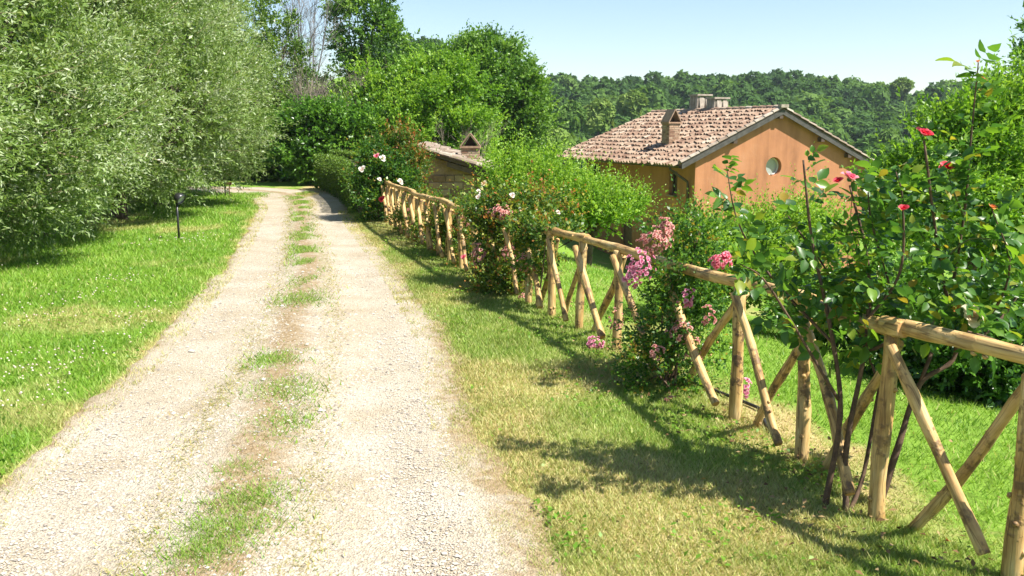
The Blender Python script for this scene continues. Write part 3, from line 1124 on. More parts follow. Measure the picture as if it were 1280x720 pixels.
def leaf_quads(C, D, N, Ln, Wd, v, fold=0.25):
    """one folded diamond leaf per row: base, side, tip, side"""
    D = unit(D)
    N = unit(N - D * (N * D).sum(1, keepdims=True))
    S = np.cross(D, N)
    Ln = np.broadcast_to(Ln, (len(C),))[:, None]
    Wd = np.broadcast_to(Wd, (len(C),))[:, None]
    m = C + D * Ln * 0.45 + N * Wd * fold
    V = np.stack([C, m + S * Wd / 2, C + D * Ln, m - S * Wd / 2], 1).reshape(-1, 3)
    Fc = np.arange(len(C) * 4).reshape(-1, 4)
    return V, Fc, np.repeat(v, 4)


def shoots(rng, P, D, length, nleaf, Ln, Wd, spread=0.8, curve=0.25, vmean=0.5, vs=0.22, tipv=0.0, up=0.5):
    """leafy shoots: P,D (S,3); nleaf leaves in pairs along each"""
    S = len(P)
    D = unit(D)
    length = np.broadcast_to(length, (S,))
    t = np.linspace(0.05, 1.0, nleaf)[None, :].repeat(S, 0) + rng.uniform(-0.04, 0.04, (S, nleaf))
    bend = rng.normal(0, 1, (S, 3)) * curve
    pos = P[:, None, :] + D[:, None, :] * (t * length[:, None])[..., None] + bend[:, None, :] * (t ** 2 * length[:, None])[..., None]
    sv = np.clip(rng.normal(0, 0.12, (S, 1)) + rng.normal(vmean, vs, (S, nleaf)) + tipv * (t - 0.5), 0, 1)
    r = rng.normal(0, 1, (S, nleaf, 3))
    ld = D[:, None, :] * 0.75 + bend[:, None, :] * t[..., None] + r * spread
    nn = rng.normal(0, 0.6, (S, nleaf, 3)) + np.array([0, 0, up]) + D[:, None, :] * 0.2
    k = S * nleaf
    sz = rng.uniform(0.7, 1.2, k) * (1.0 - 0.3 * (t.ravel() > 0.92))
    return leaf_quads(pos.reshape(-1, 3), ld.reshape(-1, 3), nn.reshape(-1, 3), Ln * sz, Wd * sz, sv.ravel())


def merge(parts):
    Vs, Fs, As = [], [], []
    b = 0
    for V, Fc, a in parts:
        Vs.append(V)
        Fs.append(Fc + b)
        As.append(a)
        b += len(V)
    return np.vstack(Vs), np.vstack(Fs), np.concatenate(As)


def dirs(rng, n, zmin=-1.0):
    z = rng.uniform(zmin, 1, n)
    a = rng.uniform(0, 2 * np.pi, n)
    r = np.sqrt(1 - z * z)
    return np.stack([r * np.cos(a), r * np.sin(a), z], 1)


def dnoise(d, s):
    return 0.6 * vnoise(d[:, 0] * 2.1 + 10, d[:, 1] * 2.1 + d[:, 2] * 2.7 + 10, s) + 0.4 * vnoise(d[:, 0] * 5 + 30, d[:, 1] * 4 + d[:, 2] * 5.5 + 30, s + 3)


def in_any(P, ells, skip, f=0.8):
    ins = np.zeros(len(P), bool)
    for i, (c, r) in enumerate(ells):
        if i != skip:
            ins |= (((P - np.array(c)) / np.array(r)) ** 2).sum(1) < f * f
    return ins


def crown(rng, ells, n_shoot, nleaf, shoot_len, Ln, Wd, lumpy=0.3, inner=0.6, up=0.5, spread=0.8, vmean=0.5, clump=0, clump_r=0.4, tipv=0.0, outw=1.0, curve=0.25, zmin=-1.0):
    """shoots spread through the shell of a union of ellipsoids, gathered into clumps with gaps between"""
    vol = np.array([np.prod(r) ** (2 / 3) for c, r in ells])
    parts, cent = [], []
    for i, (c, r) in enumerate(ells):
        n = int(n_shoot * vol[i] / vol.sum())
        c, r = np.array(c), np.array(r)
        if clump:
            nc = max(6, int(clump * vol[i] / vol.sum()))
            d = dirs(rng, nc, zmin)
            cc = c + d * r * (1 + lumpy * (dnoise(d, i) - 0.5) * 2)[:, None] * rng.uniform(inner, 1.0, (nc, 1))
            cc = cc[~in_any(cc, ells, i)]
            if not len(cc):
                continue
            cent.append(cc)
            k = rng.integers(0, len(cc), n)
            off = dirs(rng, n) * clump_r * (rng.random((n, 1)) ** 0.5) * np.array([1, 1, 0.7])
            P = cc[k] + off
            dd = unit(unit(P - c) * outw + off / clump_r * 0.8 + np.array([0, 0, up]))
            cv = vmean + rng.normal(0, 0.15, len(cc))[k][:, None]
        else:
            d = dirs(rng, n, zmin)
            P = c + d * r * (1 + lumpy * (dnoise(d, i) - 0.5) * 2)[:, None] * (inner + (1 - inner) * rng.random((n, 1)) ** 0.6)
            P = P[~in_any(P, ells, i)]
            dd = unit(P - c) * outw + np.array([0, 0, up]) + rng.normal(0, 0.35, P.shape)
            cv = vmean
        sl = shoot_len * rng.uniform(0.6, 1.3, len(P))
        parts.append(shoots(rng, P, dd, sl, nleaf, Ln, Wd, spread, curve, cv, 0.2, tipv))
    return merge(parts), (np.vstack(cent) if cent else None)


def leafobj(name, VFA, mat, parent):
    V, Fc, A = VFA
    return link(name, np_mesh(name, V, Fc, {'v': A}), mat, parent)


def limbs(rng, mb, base, tips, r0, fork=0.45, wob=0.15, n=5):
    """limbs from the fork of a trunk to some crown points"""
    base = np.array(base, float)
    for tp in tips:
        m = base * 0.5 + np.array(tp) * 0.5 + rng.normal(0, wob, 3)
        pts = [base, base * 0.65 + m * 0.35 + rng.normal(0, wob * 0.3, 3), m, np.array(tp)]
        mb.tube(pts, [r0, r0 * 0.7, r0 * 0.4, r0 * 0.12], n, False)


# ------------------------------------------------------------------ olives along the left verge
def olive_proto(seed):
    rng = np.random.default_rng(seed)
    root = empty('olive_tree')
    ells = [((0, 0, 3.2), (1.9, 2.0, 2.65)), ((0.2, -0.9, 2.05), (1.5, 1.4, 1.45)), ((0.3, 0.9, 2.2), (1.4, 1.4, 1.45)), ((-0.2, 0.2, 5.0), (1.3, 1.4, 1.7))]
    (VFA, cc) = crown(rng, ells, 9200, 13, 0.36, 0.085, 0.023, lumpy=0.36, inner=0.8, up=0.5, spread=0.62, vmean=0.55, clump=520, clump_r=0.46, curve=0.35)
    # sparse drooping lower shoots nearly reaching the grass
    leafobj('crown', VFA, M['olive'], root)
    # hidden mass of larger, darker-toned inner leaves, so that the crown is not see-through
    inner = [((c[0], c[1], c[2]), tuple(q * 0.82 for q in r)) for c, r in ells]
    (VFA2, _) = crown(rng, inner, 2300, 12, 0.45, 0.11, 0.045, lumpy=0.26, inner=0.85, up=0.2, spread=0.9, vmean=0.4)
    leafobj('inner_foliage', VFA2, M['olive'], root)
    tr = MB()
    tr.tube([(0, 0, -0.2), (0.05, 0.05, 0.5), (0.0, 0.1, 1.1), (0.05, 0.05, 1.7)], [0.2, 0.15, 0.13, 0.11], 9, True, 0.08)
    t = tr.build('trunk', M['bark'], root, True)
    sp = MB()
    for c_ in cc[::2]:
        d_ = c_ - np.array([0, 0, 2.6])
        d_ = d_ / np.linalg.norm(d_) + np.array([0, 0, 0.5]) + rng.normal(0, 0.35, 3)
        d_ /= np.linalg.norm(d_)
        e_ = c_ + d_ * rng.uniform(0.35, 0.75) + rng.normal(0, 0.05, 3)
        sp.tube([c_ - d_ * 0.35, c_ + rng.normal(0, 0.04, 3), e_], [0.009, 0.006, 0.002], 3, False)
    sp.build('twigs', M['pale_twig'], t)['kind'] = 'stuff'
    tw = MB()
    limbs(rng, tw, (0, 0.05, 1.2), cc[rng.integers(0, len(cc), 46)], 0.05, wob=0.2)
    tw.build('limbs', M['bark'], t, True)
    return root


ol_pos = [(-7.2, 8.4, 0.3, 1.0), (-7.9, 11.9, 2.2, 1.03), (-8.3, 15.6, 4.1, 1.04), (-8.5, 19.0, 1.2, 1.1), (-8.9, 22.3, 5.2, 1.16), (-9.6, 25.4, 3.3, 1.22)]
ol_lab = ['silvery olive tree cut by the left frame edge, its low leaves largest in view',
          'olive tree with low dark hollow over the grass left of the lamp post',
          'olive tree standing directly behind the black garden lamp',
          'olive tree just beyond the lamp post, between lamp and driveway bend',
          'slim pale olive tree second from the driveway bend',
          'farthest olive tree, overhanging the inside of the driveway bend',
          'olive tree nearest the viewer, beyond the left frame edge']
op = [olive_proto(11), olive_proto(12)]
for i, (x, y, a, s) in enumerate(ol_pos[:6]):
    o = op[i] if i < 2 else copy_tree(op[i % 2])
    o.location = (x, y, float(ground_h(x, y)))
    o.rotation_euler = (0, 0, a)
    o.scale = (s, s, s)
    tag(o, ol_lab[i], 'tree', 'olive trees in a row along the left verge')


# ------------------------------------------------------------------ broadleaf trees behind
def tree(name, label, loc, ells, mat, seed, n_shoot, nleaf, shoot_len, Ln, Wd, trunk_r=0.16, clump=160, clump_r=0.5, up=0.45, inner=0.55, group=None, cat='tree', vmean=0.5, core=0.0, lumpy=0.35, spread=0.8, nlimb=22, trunk_top=None, tipv=0.0, whips=0):
    rng = np.random.default_rng(seed)
    n_shoot, Wd, Ln = int(n_shoot * 0.78), Wd * 1.1, Ln * 1.06
    root = empty(name, loc)
    tag(root, label, cat, group)
    (VFA, cc) = crown(rng, ells, n_shoot, nleaf, shoot_len, Ln, Wd, lumpy=lumpy, inner=inner, up=up, spread=spread, vmean=vmean, clump=clump, clump_r=clump_r, tipv=tipv)
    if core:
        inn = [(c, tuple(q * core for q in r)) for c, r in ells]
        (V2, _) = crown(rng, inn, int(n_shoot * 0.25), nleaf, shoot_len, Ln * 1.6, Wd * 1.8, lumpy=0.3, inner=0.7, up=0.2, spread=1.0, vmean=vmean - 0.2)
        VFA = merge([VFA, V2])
    if whips:
        top = cc[np.argsort(cc[:, 2])[len(cc) // 3:]]
        P_ = top[rng.integers(0, len(top), whips)] + rng.normal(0, 0.06, (whips, 3))
        V3 = shoots(rng, P_, np.array([0, 0, 1.0]) + rng.normal(0, 0.2, (whips, 3)), shoot_len * rng.uniform(1.0, 2.1, whips), nleaf + 6, Ln, Wd, 0.75, 0.12, min(vmean + 0.12, 0.8), 0.2, 0.4)
        VFA = merge([VFA, V3])
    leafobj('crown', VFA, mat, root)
    zc = ells[0][0][2]
    tt = trunk_top or zc * 0.75
    tr = MB()
    c0 = ells[0][0]
    tr.tube([(0, 0, -0.3), (c0[0] * 0.1, c0[1] * 0.1, tt * 0.35), (c0[0] * 0.4 + 0.05, c0[1] * 0.4, tt * 0.7), (c0[0] * 0.8, c0[1] * 0.8, tt)], [trunk_r * 1.2, trunk_r, trunk_r * 0.8, trunk_r * 0.55], 8, True, 0.06)
    t = tr.build('trunk', M['bark'], root, True)
    lm = MB()
    limbs(rng, lm, (c0[0] * 0.4, c0[1] * 0.4, tt * 0.7), cc[rng.integers(0, len(cc), nlimb)], trunk_r * 0.4, wob=0.25)
    lm.build('limbs', M['bark'], t, True)
    return root


def gz(x, y):
    return float(ground_h(x, y))


def place(px_, py_, Y):
    p = at(px_, py_, Y)
    return p


def tree_at(name, label, pcx, Y, ell_px, mat, seed, ns, nl, sl, Ln, Wd, **kw):
    """crown lobes given as (photo x, photo y, radius across, radius up, depth offset) at distance Y"""
    X = at(pcx, 200, Y)[0]
    z = gz(X, Y)
    ells = []
    for (ex, ey, rx, rzv, dy) in ell_px:
        p = at(ex, ey, Y + dy)
        s = (Y + dy) / F_PX
        ells.append(((p[0] - X, dy, p[2] - z), (rx * s, rx * s * 0.9, rzv * s)))
    return tree(name, label, (X, Y, z), ells, mat, seed, ns, nl, sl, Ln, Wd, **kw)


# tall broadleaf against the sky, behind the clipped hedge
tree_at('broadleaf_tree', 'tall dark green broadleaf tree cut by the top of the frame', 455, 46,
        [(458, 40, 36, 56, 0), (472, 100, 30, 46, -0.5), (462, -30, 34, 40, 0.5), (488, 60, 20, 30, 0), (436, 30, 18, 28, 0)], M['oak'], 21, 2600, 11, 0.5, 0.17, 0.10, clump=150, clump_r=0.55, trunk_r=0.2, vmean=0.55)
# reddish-trunked tree beside the bare one
tree_at('broadleaf_tree', 'loose leafy tree with bare reddish stems, beside the last olive', 352, 40,
        [(352, 75, 24, 60, 0), (338, 30, 22, 40, 0.5), (360, 125, 30, 30, -0.5), (335, 105, 25, 45, 0)], M['hedge'], 22, 1500, 10, 0.45, 0.14, 0.07, clump=110, clump_r=0.4, trunk_r=0.12, vmean=0.45)
# broad light tree above the outbuilding
tree_at('broadleaf_tree', 'light green spreading tree rising behind the stone outbuilding', 545, 33,
        [(545, 140, 55, 50, 0), (500, 165, 42, 46, -1.0), (585, 175, 42, 40, -0.5), (535, 105, 40, 34, 0.3), (470, 130, 34, 40, 0.6), (575, 125, 36, 40, 0.2)], M['bright'], 23, 4200, 11, 0.42, 0.12, 0.06, clump=260, clump_r=0.4, core=0.6, vmean=0.5)
tree_at('broadleaf_tree', 'dark round-headed tree towering left of the tiled farmhouse', 618, 41,
        [(612, 108, 50, 56, 0), (650, 140, 36, 56, -0.4), (580, 88, 36, 34, 0.4), (640, 185, 44, 34, -0.6), (560, 110, 36, 40, 0), (615, 72, 34, 24, 0)], M['oak'], 24, 4600, 11, 0.5, 0.15, 0.085, clump=240, clump_r=0.5, core=0.62, vmean=0.62, trunk_r=0.22)
# understory left of it, closing the view below the big trees
tree_at('broadleaf_tree', 'bushy mid green tree filling the gap behind the clipped hedge', 480, 37,
        [(470, 150, 36, 44, 0), (505, 150, 34, 50, 0.5), (445, 165, 34, 34, 0)], M['bright'], 25, 2200, 11, 0.42, 0.13, 0.06, clump=150, clump_r=0.42, core=0.6, vmean=0.4)


tree_at('broadleaf_tree', 'low dark leafy tree seen between the bare tree and the tall broadleaf', 415, 50,
        [(405, 135, 30, 36, 0), (435, 125, 28, 36, 0.5), (375, 140, 28, 30, 0), (340, 140, 40, 34, 0.5)], M['hedge'], 26, 1700, 10, 0.5, 0.16, 0.085, clump=120, clump_r=0.5, core=0.6, vmean=0.35)


def twiggy(name, label, X, Y, h, spread, seed, n_main, mat, r0, leafmat=None, cat='tree'):
    """leafless tree: forking stems and fine twigs"""
    rng = np.random.default_rng(seed)
    z = gz(X, Y)
    root = empty(name, (X, Y, z))
    tag(root, label, cat)
    tr = MB()
    tw = MB()
    for k in range(n_main):
        a = rng.uniform(0, 6.28)
        ln = h * rng.uniform(0.75, 1.0)
        d = np.array([math.cos(a) * spread, math.sin(a) * spread, 1.0])
        d /= np.linalg.norm(d)
        pts = [np.array([0, 0, -0.2])]
        for s in range(6):
            d2 = d + rng.normal(0, 0.07, 3)
            pts.append(pts[-1] + d2 * ln / 6)
        tr.tube(pts, [r0 * (1 - 0.15 * s) for s in range(7)], 6, False, 0.05)
        for s in range(1, 7):
            for q in range(7):
                f = rng.random()
                p = pts[s - 1] * (1 - f) + pts[s] * f
                if p[2] < h * 0.22:
                    continue
                dd = d * 0.9 + rng.normal(0, 0.45, 3)
                dd[2] = abs(dd[2]) + 0.3
                dd /= np.linalg.norm(dd)
                l2 = h * rng.uniform(0.1, 0.26)
                e = p + dd * l2 + rng.normal(0, 0.05, 3)
                tw.tube([p, (p + e) / 2 + rng.normal(0, l2 * 0.05, 3), e], [r0 * 0.22, r0 * 0.14, r0 * 0.05], 3, False)
                for w in range(4):
                    f2 = rng.uniform(0.25, 1)
                    p2 = p * (1 - f2) + e * f2
                    d3 = dd + rng.normal(0, 0.5, 3)
                    e2 = p2 + d3 / np.linalg.norm(d3) * l2 * 0.45
                    tw.tube([p2, e2], [r0 * 0.1, r0 * 0.035], 3, False)
    t = tr.build('trunk', mat, root, True)
    tw.build('twigs', mat, t)['kind'] = 'stuff'
    return root


p = at(388, 200, 44)
twiggy('bare_tree', 'bare leafless grey tree with fine upright twigs against the sky', p[0], 42, 9.5, 0.11, 31, 8, M['grey_twig'], 0.06)
p = at(430, 200, 36)
twiggy('dry_bush', 'dry greyish brown leafless bush in front of the tall broadleaf tree', p[0], 34.5, 4.4, 0.42, 32, 20, M['dry_twig'], 0.05, cat='bush')
p = at(352, 200, 41)
twiggy('bare_tree', 'thin bare reddish tree nearest the end of the olive row', p[0], 39, 7.0, 0.16, 33, 3, M['bark'], 0.06)
p = at(575, 200, 30)
twiggy('dry_bush', 'dry thin bush just behind the outbuilding roof', p[0] - 0.2, 29.9, 3.0, 0.45, 34, 6, M['dry_twig'], 0.025, cat='bush')

# laurel mass and dark undergrowth at the bend
def bush_at(name, label, pcx, Y, ell_px, mat, seed, ns, nl, sl, Ln, Wd, cat='bush', **kw):
    kw.setdefault('trunk_r', 0.05)
    kw.setdefault('nlimb', 12)
    return tree_at(name, label, pcx, Y, ell_px, mat, seed, ns, nl, sl, Ln, Wd, cat=cat, **kw)


bush_at('laurel_bush', 'glossy green laurel bush mounded above the end of the clipped hedge', 405, 31.2,
        [(400, 170, 36, 34, 0), (440, 172, 34, 34, 0.3), (372, 172, 32, 36, 0), (462, 180, 26, 36, 0.3), (410, 200, 50, 30, 0.4)], M['laurel'], 41, 3200, 10, 0.36, 0.13, 0.06, clump=220, clump_r=0.36, core=0.65, vmean=0.55)
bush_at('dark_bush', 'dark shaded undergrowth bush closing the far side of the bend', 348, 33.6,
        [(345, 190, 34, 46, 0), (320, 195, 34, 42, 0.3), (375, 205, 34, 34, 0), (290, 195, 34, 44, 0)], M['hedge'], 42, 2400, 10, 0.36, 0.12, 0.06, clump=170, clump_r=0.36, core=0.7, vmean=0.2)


# clipped hedge along the outside of the bend
def clipped_hedge():
    rng = np.random.default_rng(43)
    pts = np.array([(-6.05, 29.2), (-5.2, 27.2), (-4.35, 24.6), (-3.55, 21.6), (-3.25, 20.2)])
    root = empty('clipped_hedge', (pts[2][0], pts[2][1], 0))
    tag(root, 'flat topped clipped green hedge on the outside of the driveway bend', 'hedge')
    W_, H_ = 0.8, 1.16
    n = 8500
    s = np.r_[0, np.cumsum(np.hypot(*np.diff(pts, axis=0).T))]
    q = rng.uniform(0, s[-1], n)
    cx = np.interp(q, s, pts[:, 0]) - pts[2][0]
    cy = np.interp(q, s, pts[:, 1]) - pts[2][1]
    tx = np.interp(q, s[:-1] + np.diff(s) / 2, np.diff(pts[:, 0]) / np.diff(s))
    ty = np.interp(q, s[:-1] + np.diff(s) / 2, np.diff(pts[:, 1]) / np.diff(s))
    nxv, nyv = -ty, tx
    side = rng.integers(0, 3, n)
    off = np.where(side == 0, -W_ / 2, np.where(side == 1, W_ / 2, rng.uniform(-W_ / 2, W_ / 2))) 
    z = np.where(side == 2, H_, rng.uniform(0.02, H_, n))
    dep = rng.random(n) ** 2 * 0.12
    off = off - np.sign(off) * np.where(side == 2, 0, dep) + 0.05 * (fbm(q * 2, z * 3, 1) - 0.5)
    z = z - np.where(side == 2, dep, 0)
    P = np.stack([cx + nxv * off, cy + nyv * off, z], 1)
    out = np.stack([nxv * np.sign(off) * (side != 2), nyv * np.sign(off) * (side != 2), (side == 2) * 1.0 + 0.2], 1)
    VFA = shoots(rng, P, out + rng.normal(0, 0.4, (n, 3)), 0.09, 5, 0.06, 0.036, 0.7, 0.3, 0.5, 0.22)
    leafobj('foliage', VFA, M['hedge'], root)
    core = MB()
    L_, R_ = [], []
    for i, pt in enumerate(pts):
        t = pts[min(i + 1, len(pts) - 1)] - pts[max(i - 1, 0)]
        t = t / np.hypot(*t)
        nn = np.array([-t[1], t[0]]) * (W_ / 2 - 0.13)
        for sg in (1, -1):
            for zz in (-0.1, H_ - 0.14):
                core.v.append((pt[0] - pts[2][0] + sg * nn[0], pt[1] - pts[2][1] + sg * nn[1], zz))
                core.a.append(0.2)
    for i in range(len(pts) - 1):
        b = i * 4
        for (u, w) in ((0, 1), (1, 3), (3, 2)):
            core.f.append((b + u, b + w, b + 4 + w, b + 4 + u))
    core.f.append((0, 1, 3, 2))
    core.f.append((16, 17, 19, 18))
    core.build('branches', M['bark'], root)
    return root


clipped_hedge()

# ------------------------------------------------------------------ shrubs between fence and house
bush_at('plum_tree', 'light green fruit tree with upright shoots and dark underside before the farmhouse', 735, 14.5,
        [(762, 262, 34, 14, 0), (715, 254, 42, 22, 0.2), (680, 245, 42, 28, 0.3), (742, 268, 46, 15, -0.2), (645, 235, 34, 28, 0.5)], M['bright'], 51, 2600, 15, 0.42, 0.045, 0.024, cat='tree', clump=190, clump_r=0.17, up=1.5, core=0.55, vmean=0.62, trunk_r=0.07, inner=0.5, spread=0.6, tipv=0.3, trunk_top=1.0, whips=80)
bush_at('leafy_bush', 'upright light green shrub left of the plum tree, above the outbuilding eave', 640, 19,
        [(648, 252, 28, 34, 0), (672, 246, 28, 34, 0)], M['bright'], 52, 1800, 12, 0.32, 0.06, 0.03, clump=160, clump_r=0.24, up=1.2, core=0.6, vmean=0.55, tipv=0.2, whips=60)
bush_at('leafy_bush', 'light green shooting shrub below the round window of the farmhouse', 930, 9.0,
        [(925, 318, 46, 30, 0), (968, 305, 44, 32, 0.3), (888, 325, 34, 32, -0.2), (1010, 305, 44, 36, 0.4), (940, 350, 56, 34, 0)], M['bright'], 53, 2600, 14, 0.3, 0.034, 0.018, clump=240, clump_r=0.14, up=1.4, core=0.65, vmean=0.66, inner=0.5, spread=0.55, tipv=0.35, trunk_r=0.03, whips=110)
bush_at('broadleaf_tree', 'bright yellow-green leafy tree at the right edge behind the red roses', 1230, 12.5,
        [(1215, 190, 66, 62, 0), (1270, 170, 60, 70, 0.4), (1165, 235, 56, 52, -0.3), (1240, 270, 70, 60, 0), (1310, 240, 70, 90, 0.3), (1130, 260, 40, 40, 0)], M['bright'], 54, 4800, 12, 0.36, 0.085, 0.035, cat='tree', clump=300, clump_r=0.26, up=0.7, core=0.6, vmean=0.52, trunk_r=0.1)
bush_at('broadleaf_tree', 'tall tree whose tip enters the frame at the upper right corner', 1330, 22,
        [(1330, 75, 52, 50, 0), (1350, 140, 60, 70, 0), (1300, 130, 36, 50, 0)], M['oak'], 55, 1800, 11, 0.4, 0.12, 0.055, cat='tree', clump=140, clump_r=0.4, core=0.5)
bush_at('dark_bush', 'dense dark evergreen bush behind the nearest fence panel', 1235, 6.6,
        [(1230, 440, 90, 80, 0), (1320, 430, 100, 100, 0.2), (1150, 450, 60, 60, 0.3)], M['laurel'], 56, 3600, 10, 0.16, 0.05, 0.024, clump=260, clump_r=0.16, core=0.72, vmean=0.3, trunk_r=0.03)
bush_at('dark_bush', 'low green bush behind the pink rose and the middle fence panel', 1090, 8.2,
        [(1080, 380, 60, 50, 0), (1030, 390, 50, 40, 0.2), (1130, 385, 50, 55, 0.3)], M['laurel'], 57, 1800, 10, 0.16, 0.05, 0.026, clump=150, clump_r=0.16, core=0.7, vmean=0.5, trunk_r=0.03)
bush_at('red_tipped_bush', 'tall yellow-green bush with orange-red tips beside the far fence end', 512, 19.2,
        [(500, 196, 16, 22, 0), (510, 218, 16, 24, 0), (486, 210, 18, 24, 0.2), (496, 240, 24, 26, 0)], M['tipped'], 58, 1500, 12, 0.36, 0.07, 0.03, clump=110, clump_r=0.2, up=1.4, vmean=0.55, tipv=0.5, core=0.5)

# ------------------------------------------------------------------ roses
def bloom_mesh(name, r, seed, mat, petals=14, cup=0.6):
    """rosette of curved overlapping petals, opening upward (+Z)"""
    rng = np.random.default_rng(seed)
    mb = MB()
    for k in range(petals):
        ring = k / (petals - 1)
        a = k * 2.399 + rng.uniform(-0.2, 0.2)
        tilt = (1 - ring) * 1.25 + ring * (0.15 + 0.35 * cup) + rng.uniform(-0.12, 0.12)      # inner petals stand up
        ln = r * (0.45 + 0.6 * ring) * rng.uniform(0.9, 1.1)
        w = r * (0.35 + 0.5 * ring)
        ca, sa = math.cos(a), math.sin(a)
        vs = []
        for (t, ww, lift) in ((0.0, 0.3, 0.0), (0.45, 1.0, 0.0), (0.85, 0.95, -0.06), (1.0, 0.45, -0.16)):
            d = t * ln
            h = d * math.sin(tilt) + lift * r * ring
            out = d * math.cos(tilt) + r * 0.04
            for s in (-1, 0, 1):
                x = out + (0.0 if s == 0 else -0.08 * r * ww)
                y = s * w * 0.5 * ww
                z = h + (0 if s == 0 else 0.12 * r * ww)
                vs.append((x * ca - y * sa, x * sa + y * ca, z))
        fs = []
        for i in range(3):
            for j in range(2):
                fs.append((i * 3 + j, i * 3 + j + 1, i * 3 + j + 4, i * 3 + j + 3))
        mb.add(vs, fs, float(np.clip(0.2 + 0.7 * ring + rng.uniform(-0.2, 0.2), 0, 1)))
    me = bpy.data.meshes.new(name)
    me.from_pydata(mb.v, [], mb.f)
    a_ = me.attributes.new('v', 'FLOAT', 'POINT')
    a_.data.foreach_set('value', np.array(mb.a, np.float32))
    me.polygons.foreach_set('use_smooth', np.ones(len(me.polygons), bool))
    me.materials.append(mat)
    me.update()
    return me


def add_bloom(root, p, r, mat, seed, d=(-0.2, -0.7, 0.6), petals=14, cup=0.6, name='bloom', label=None):
    me = bloom_mesh(name, r, seed, mat, petals, cup)
    o = link(name, me, None, root)
    o.location = Vector(p) - root.location
    o.rotation_mode = 'QUATERNION'
    o.rotation_quaternion = Vector(d).to_track_quat('Z', 'Y')
    if label:
        o['label'] = label
    return o


def rose_leaf_mesh(name, seed, mat):
    rng = np.random.default_rng(seed)
    mb = MB()
    prof = [(0.0, 0.03), (0.12, 0.55), (0.28, 0.92), (0.43, 1.0), (0.63, 0.78), (0.83, 0.4), (1.0, 0.0)]
    vs, fs = [], []
    curl = rng.uniform(0.05, 0.3)
    tw = rng.uniform(-0.25, 0.25)
    for i, (t, w) in enumerate(prof):
        zc = -curl * t * t * 0.6
        for s in (-1, 0, 1):
            y = s * w * 0.30 * (1 + 0.07 * (-1) ** i)
            vs.append((t + 0.03 * (i % 2) * abs(s), y, zc + abs(s) * w * 0.10 + s * tw * t * 0.25))
    for i in range(len(prof) - 1):
        for j in range(2):
            fs.append((i * 3 + j, (i + 1) * 3 + j, (i + 1) * 3 + j + 1, i * 3 + j + 1))
    mb.add(vs, fs, 0.5)
    me = bpy.data.meshes.new(name)
    me.from_pydata(mb.v, [], mb.f)
    me.polygons.foreach_set('use_smooth', np.ones(len(me.polygons), bool))
    me.materials.append(mat)
    me.update()
    return me


LEAFM = [rose_leaf_mesh('leaf', 60 + k, M['rose_leaf_part']) for k in range(5)]
_leafV = [np.array([v.co[:] for v in m.vertices]) for m in LEAFM]
_leafF = np.array([p.vertices[:] for p in LEAFM[0].polygons])


def compound(rng, p, axis_, nrm, L):
    """five leaflets on a leaf stalk: list of (pos, dir, normal, length)"""
    a = axis_ / np.linalg.norm(axis_)
    n = nrm - a * (nrm @ a)
    n /= max(np.linalg.norm(n), 1e-6)
    s = np.cross(n, a)
    out = []
    for (t, sg, sc) in ((0.35, 1, 0.75), (0.35, -1, 0.75), (0.75, 1, 0.9), (0.75, -1, 0.9), (1.0, 0, 1.0)):
        q = p + a * L * 1.3 * t + n * (-0.12 * L * t * t)
        d = a * (0.45 if sg else 1) + s * sg * 0.9 + rng.normal(0, 0.15, 3) - np.array([0, 0, 0.12])
        out.append((q, d, n + rng.normal(0, 0.28, 3), L * sc * rng.uniform(0.85, 1.15)))
    return out


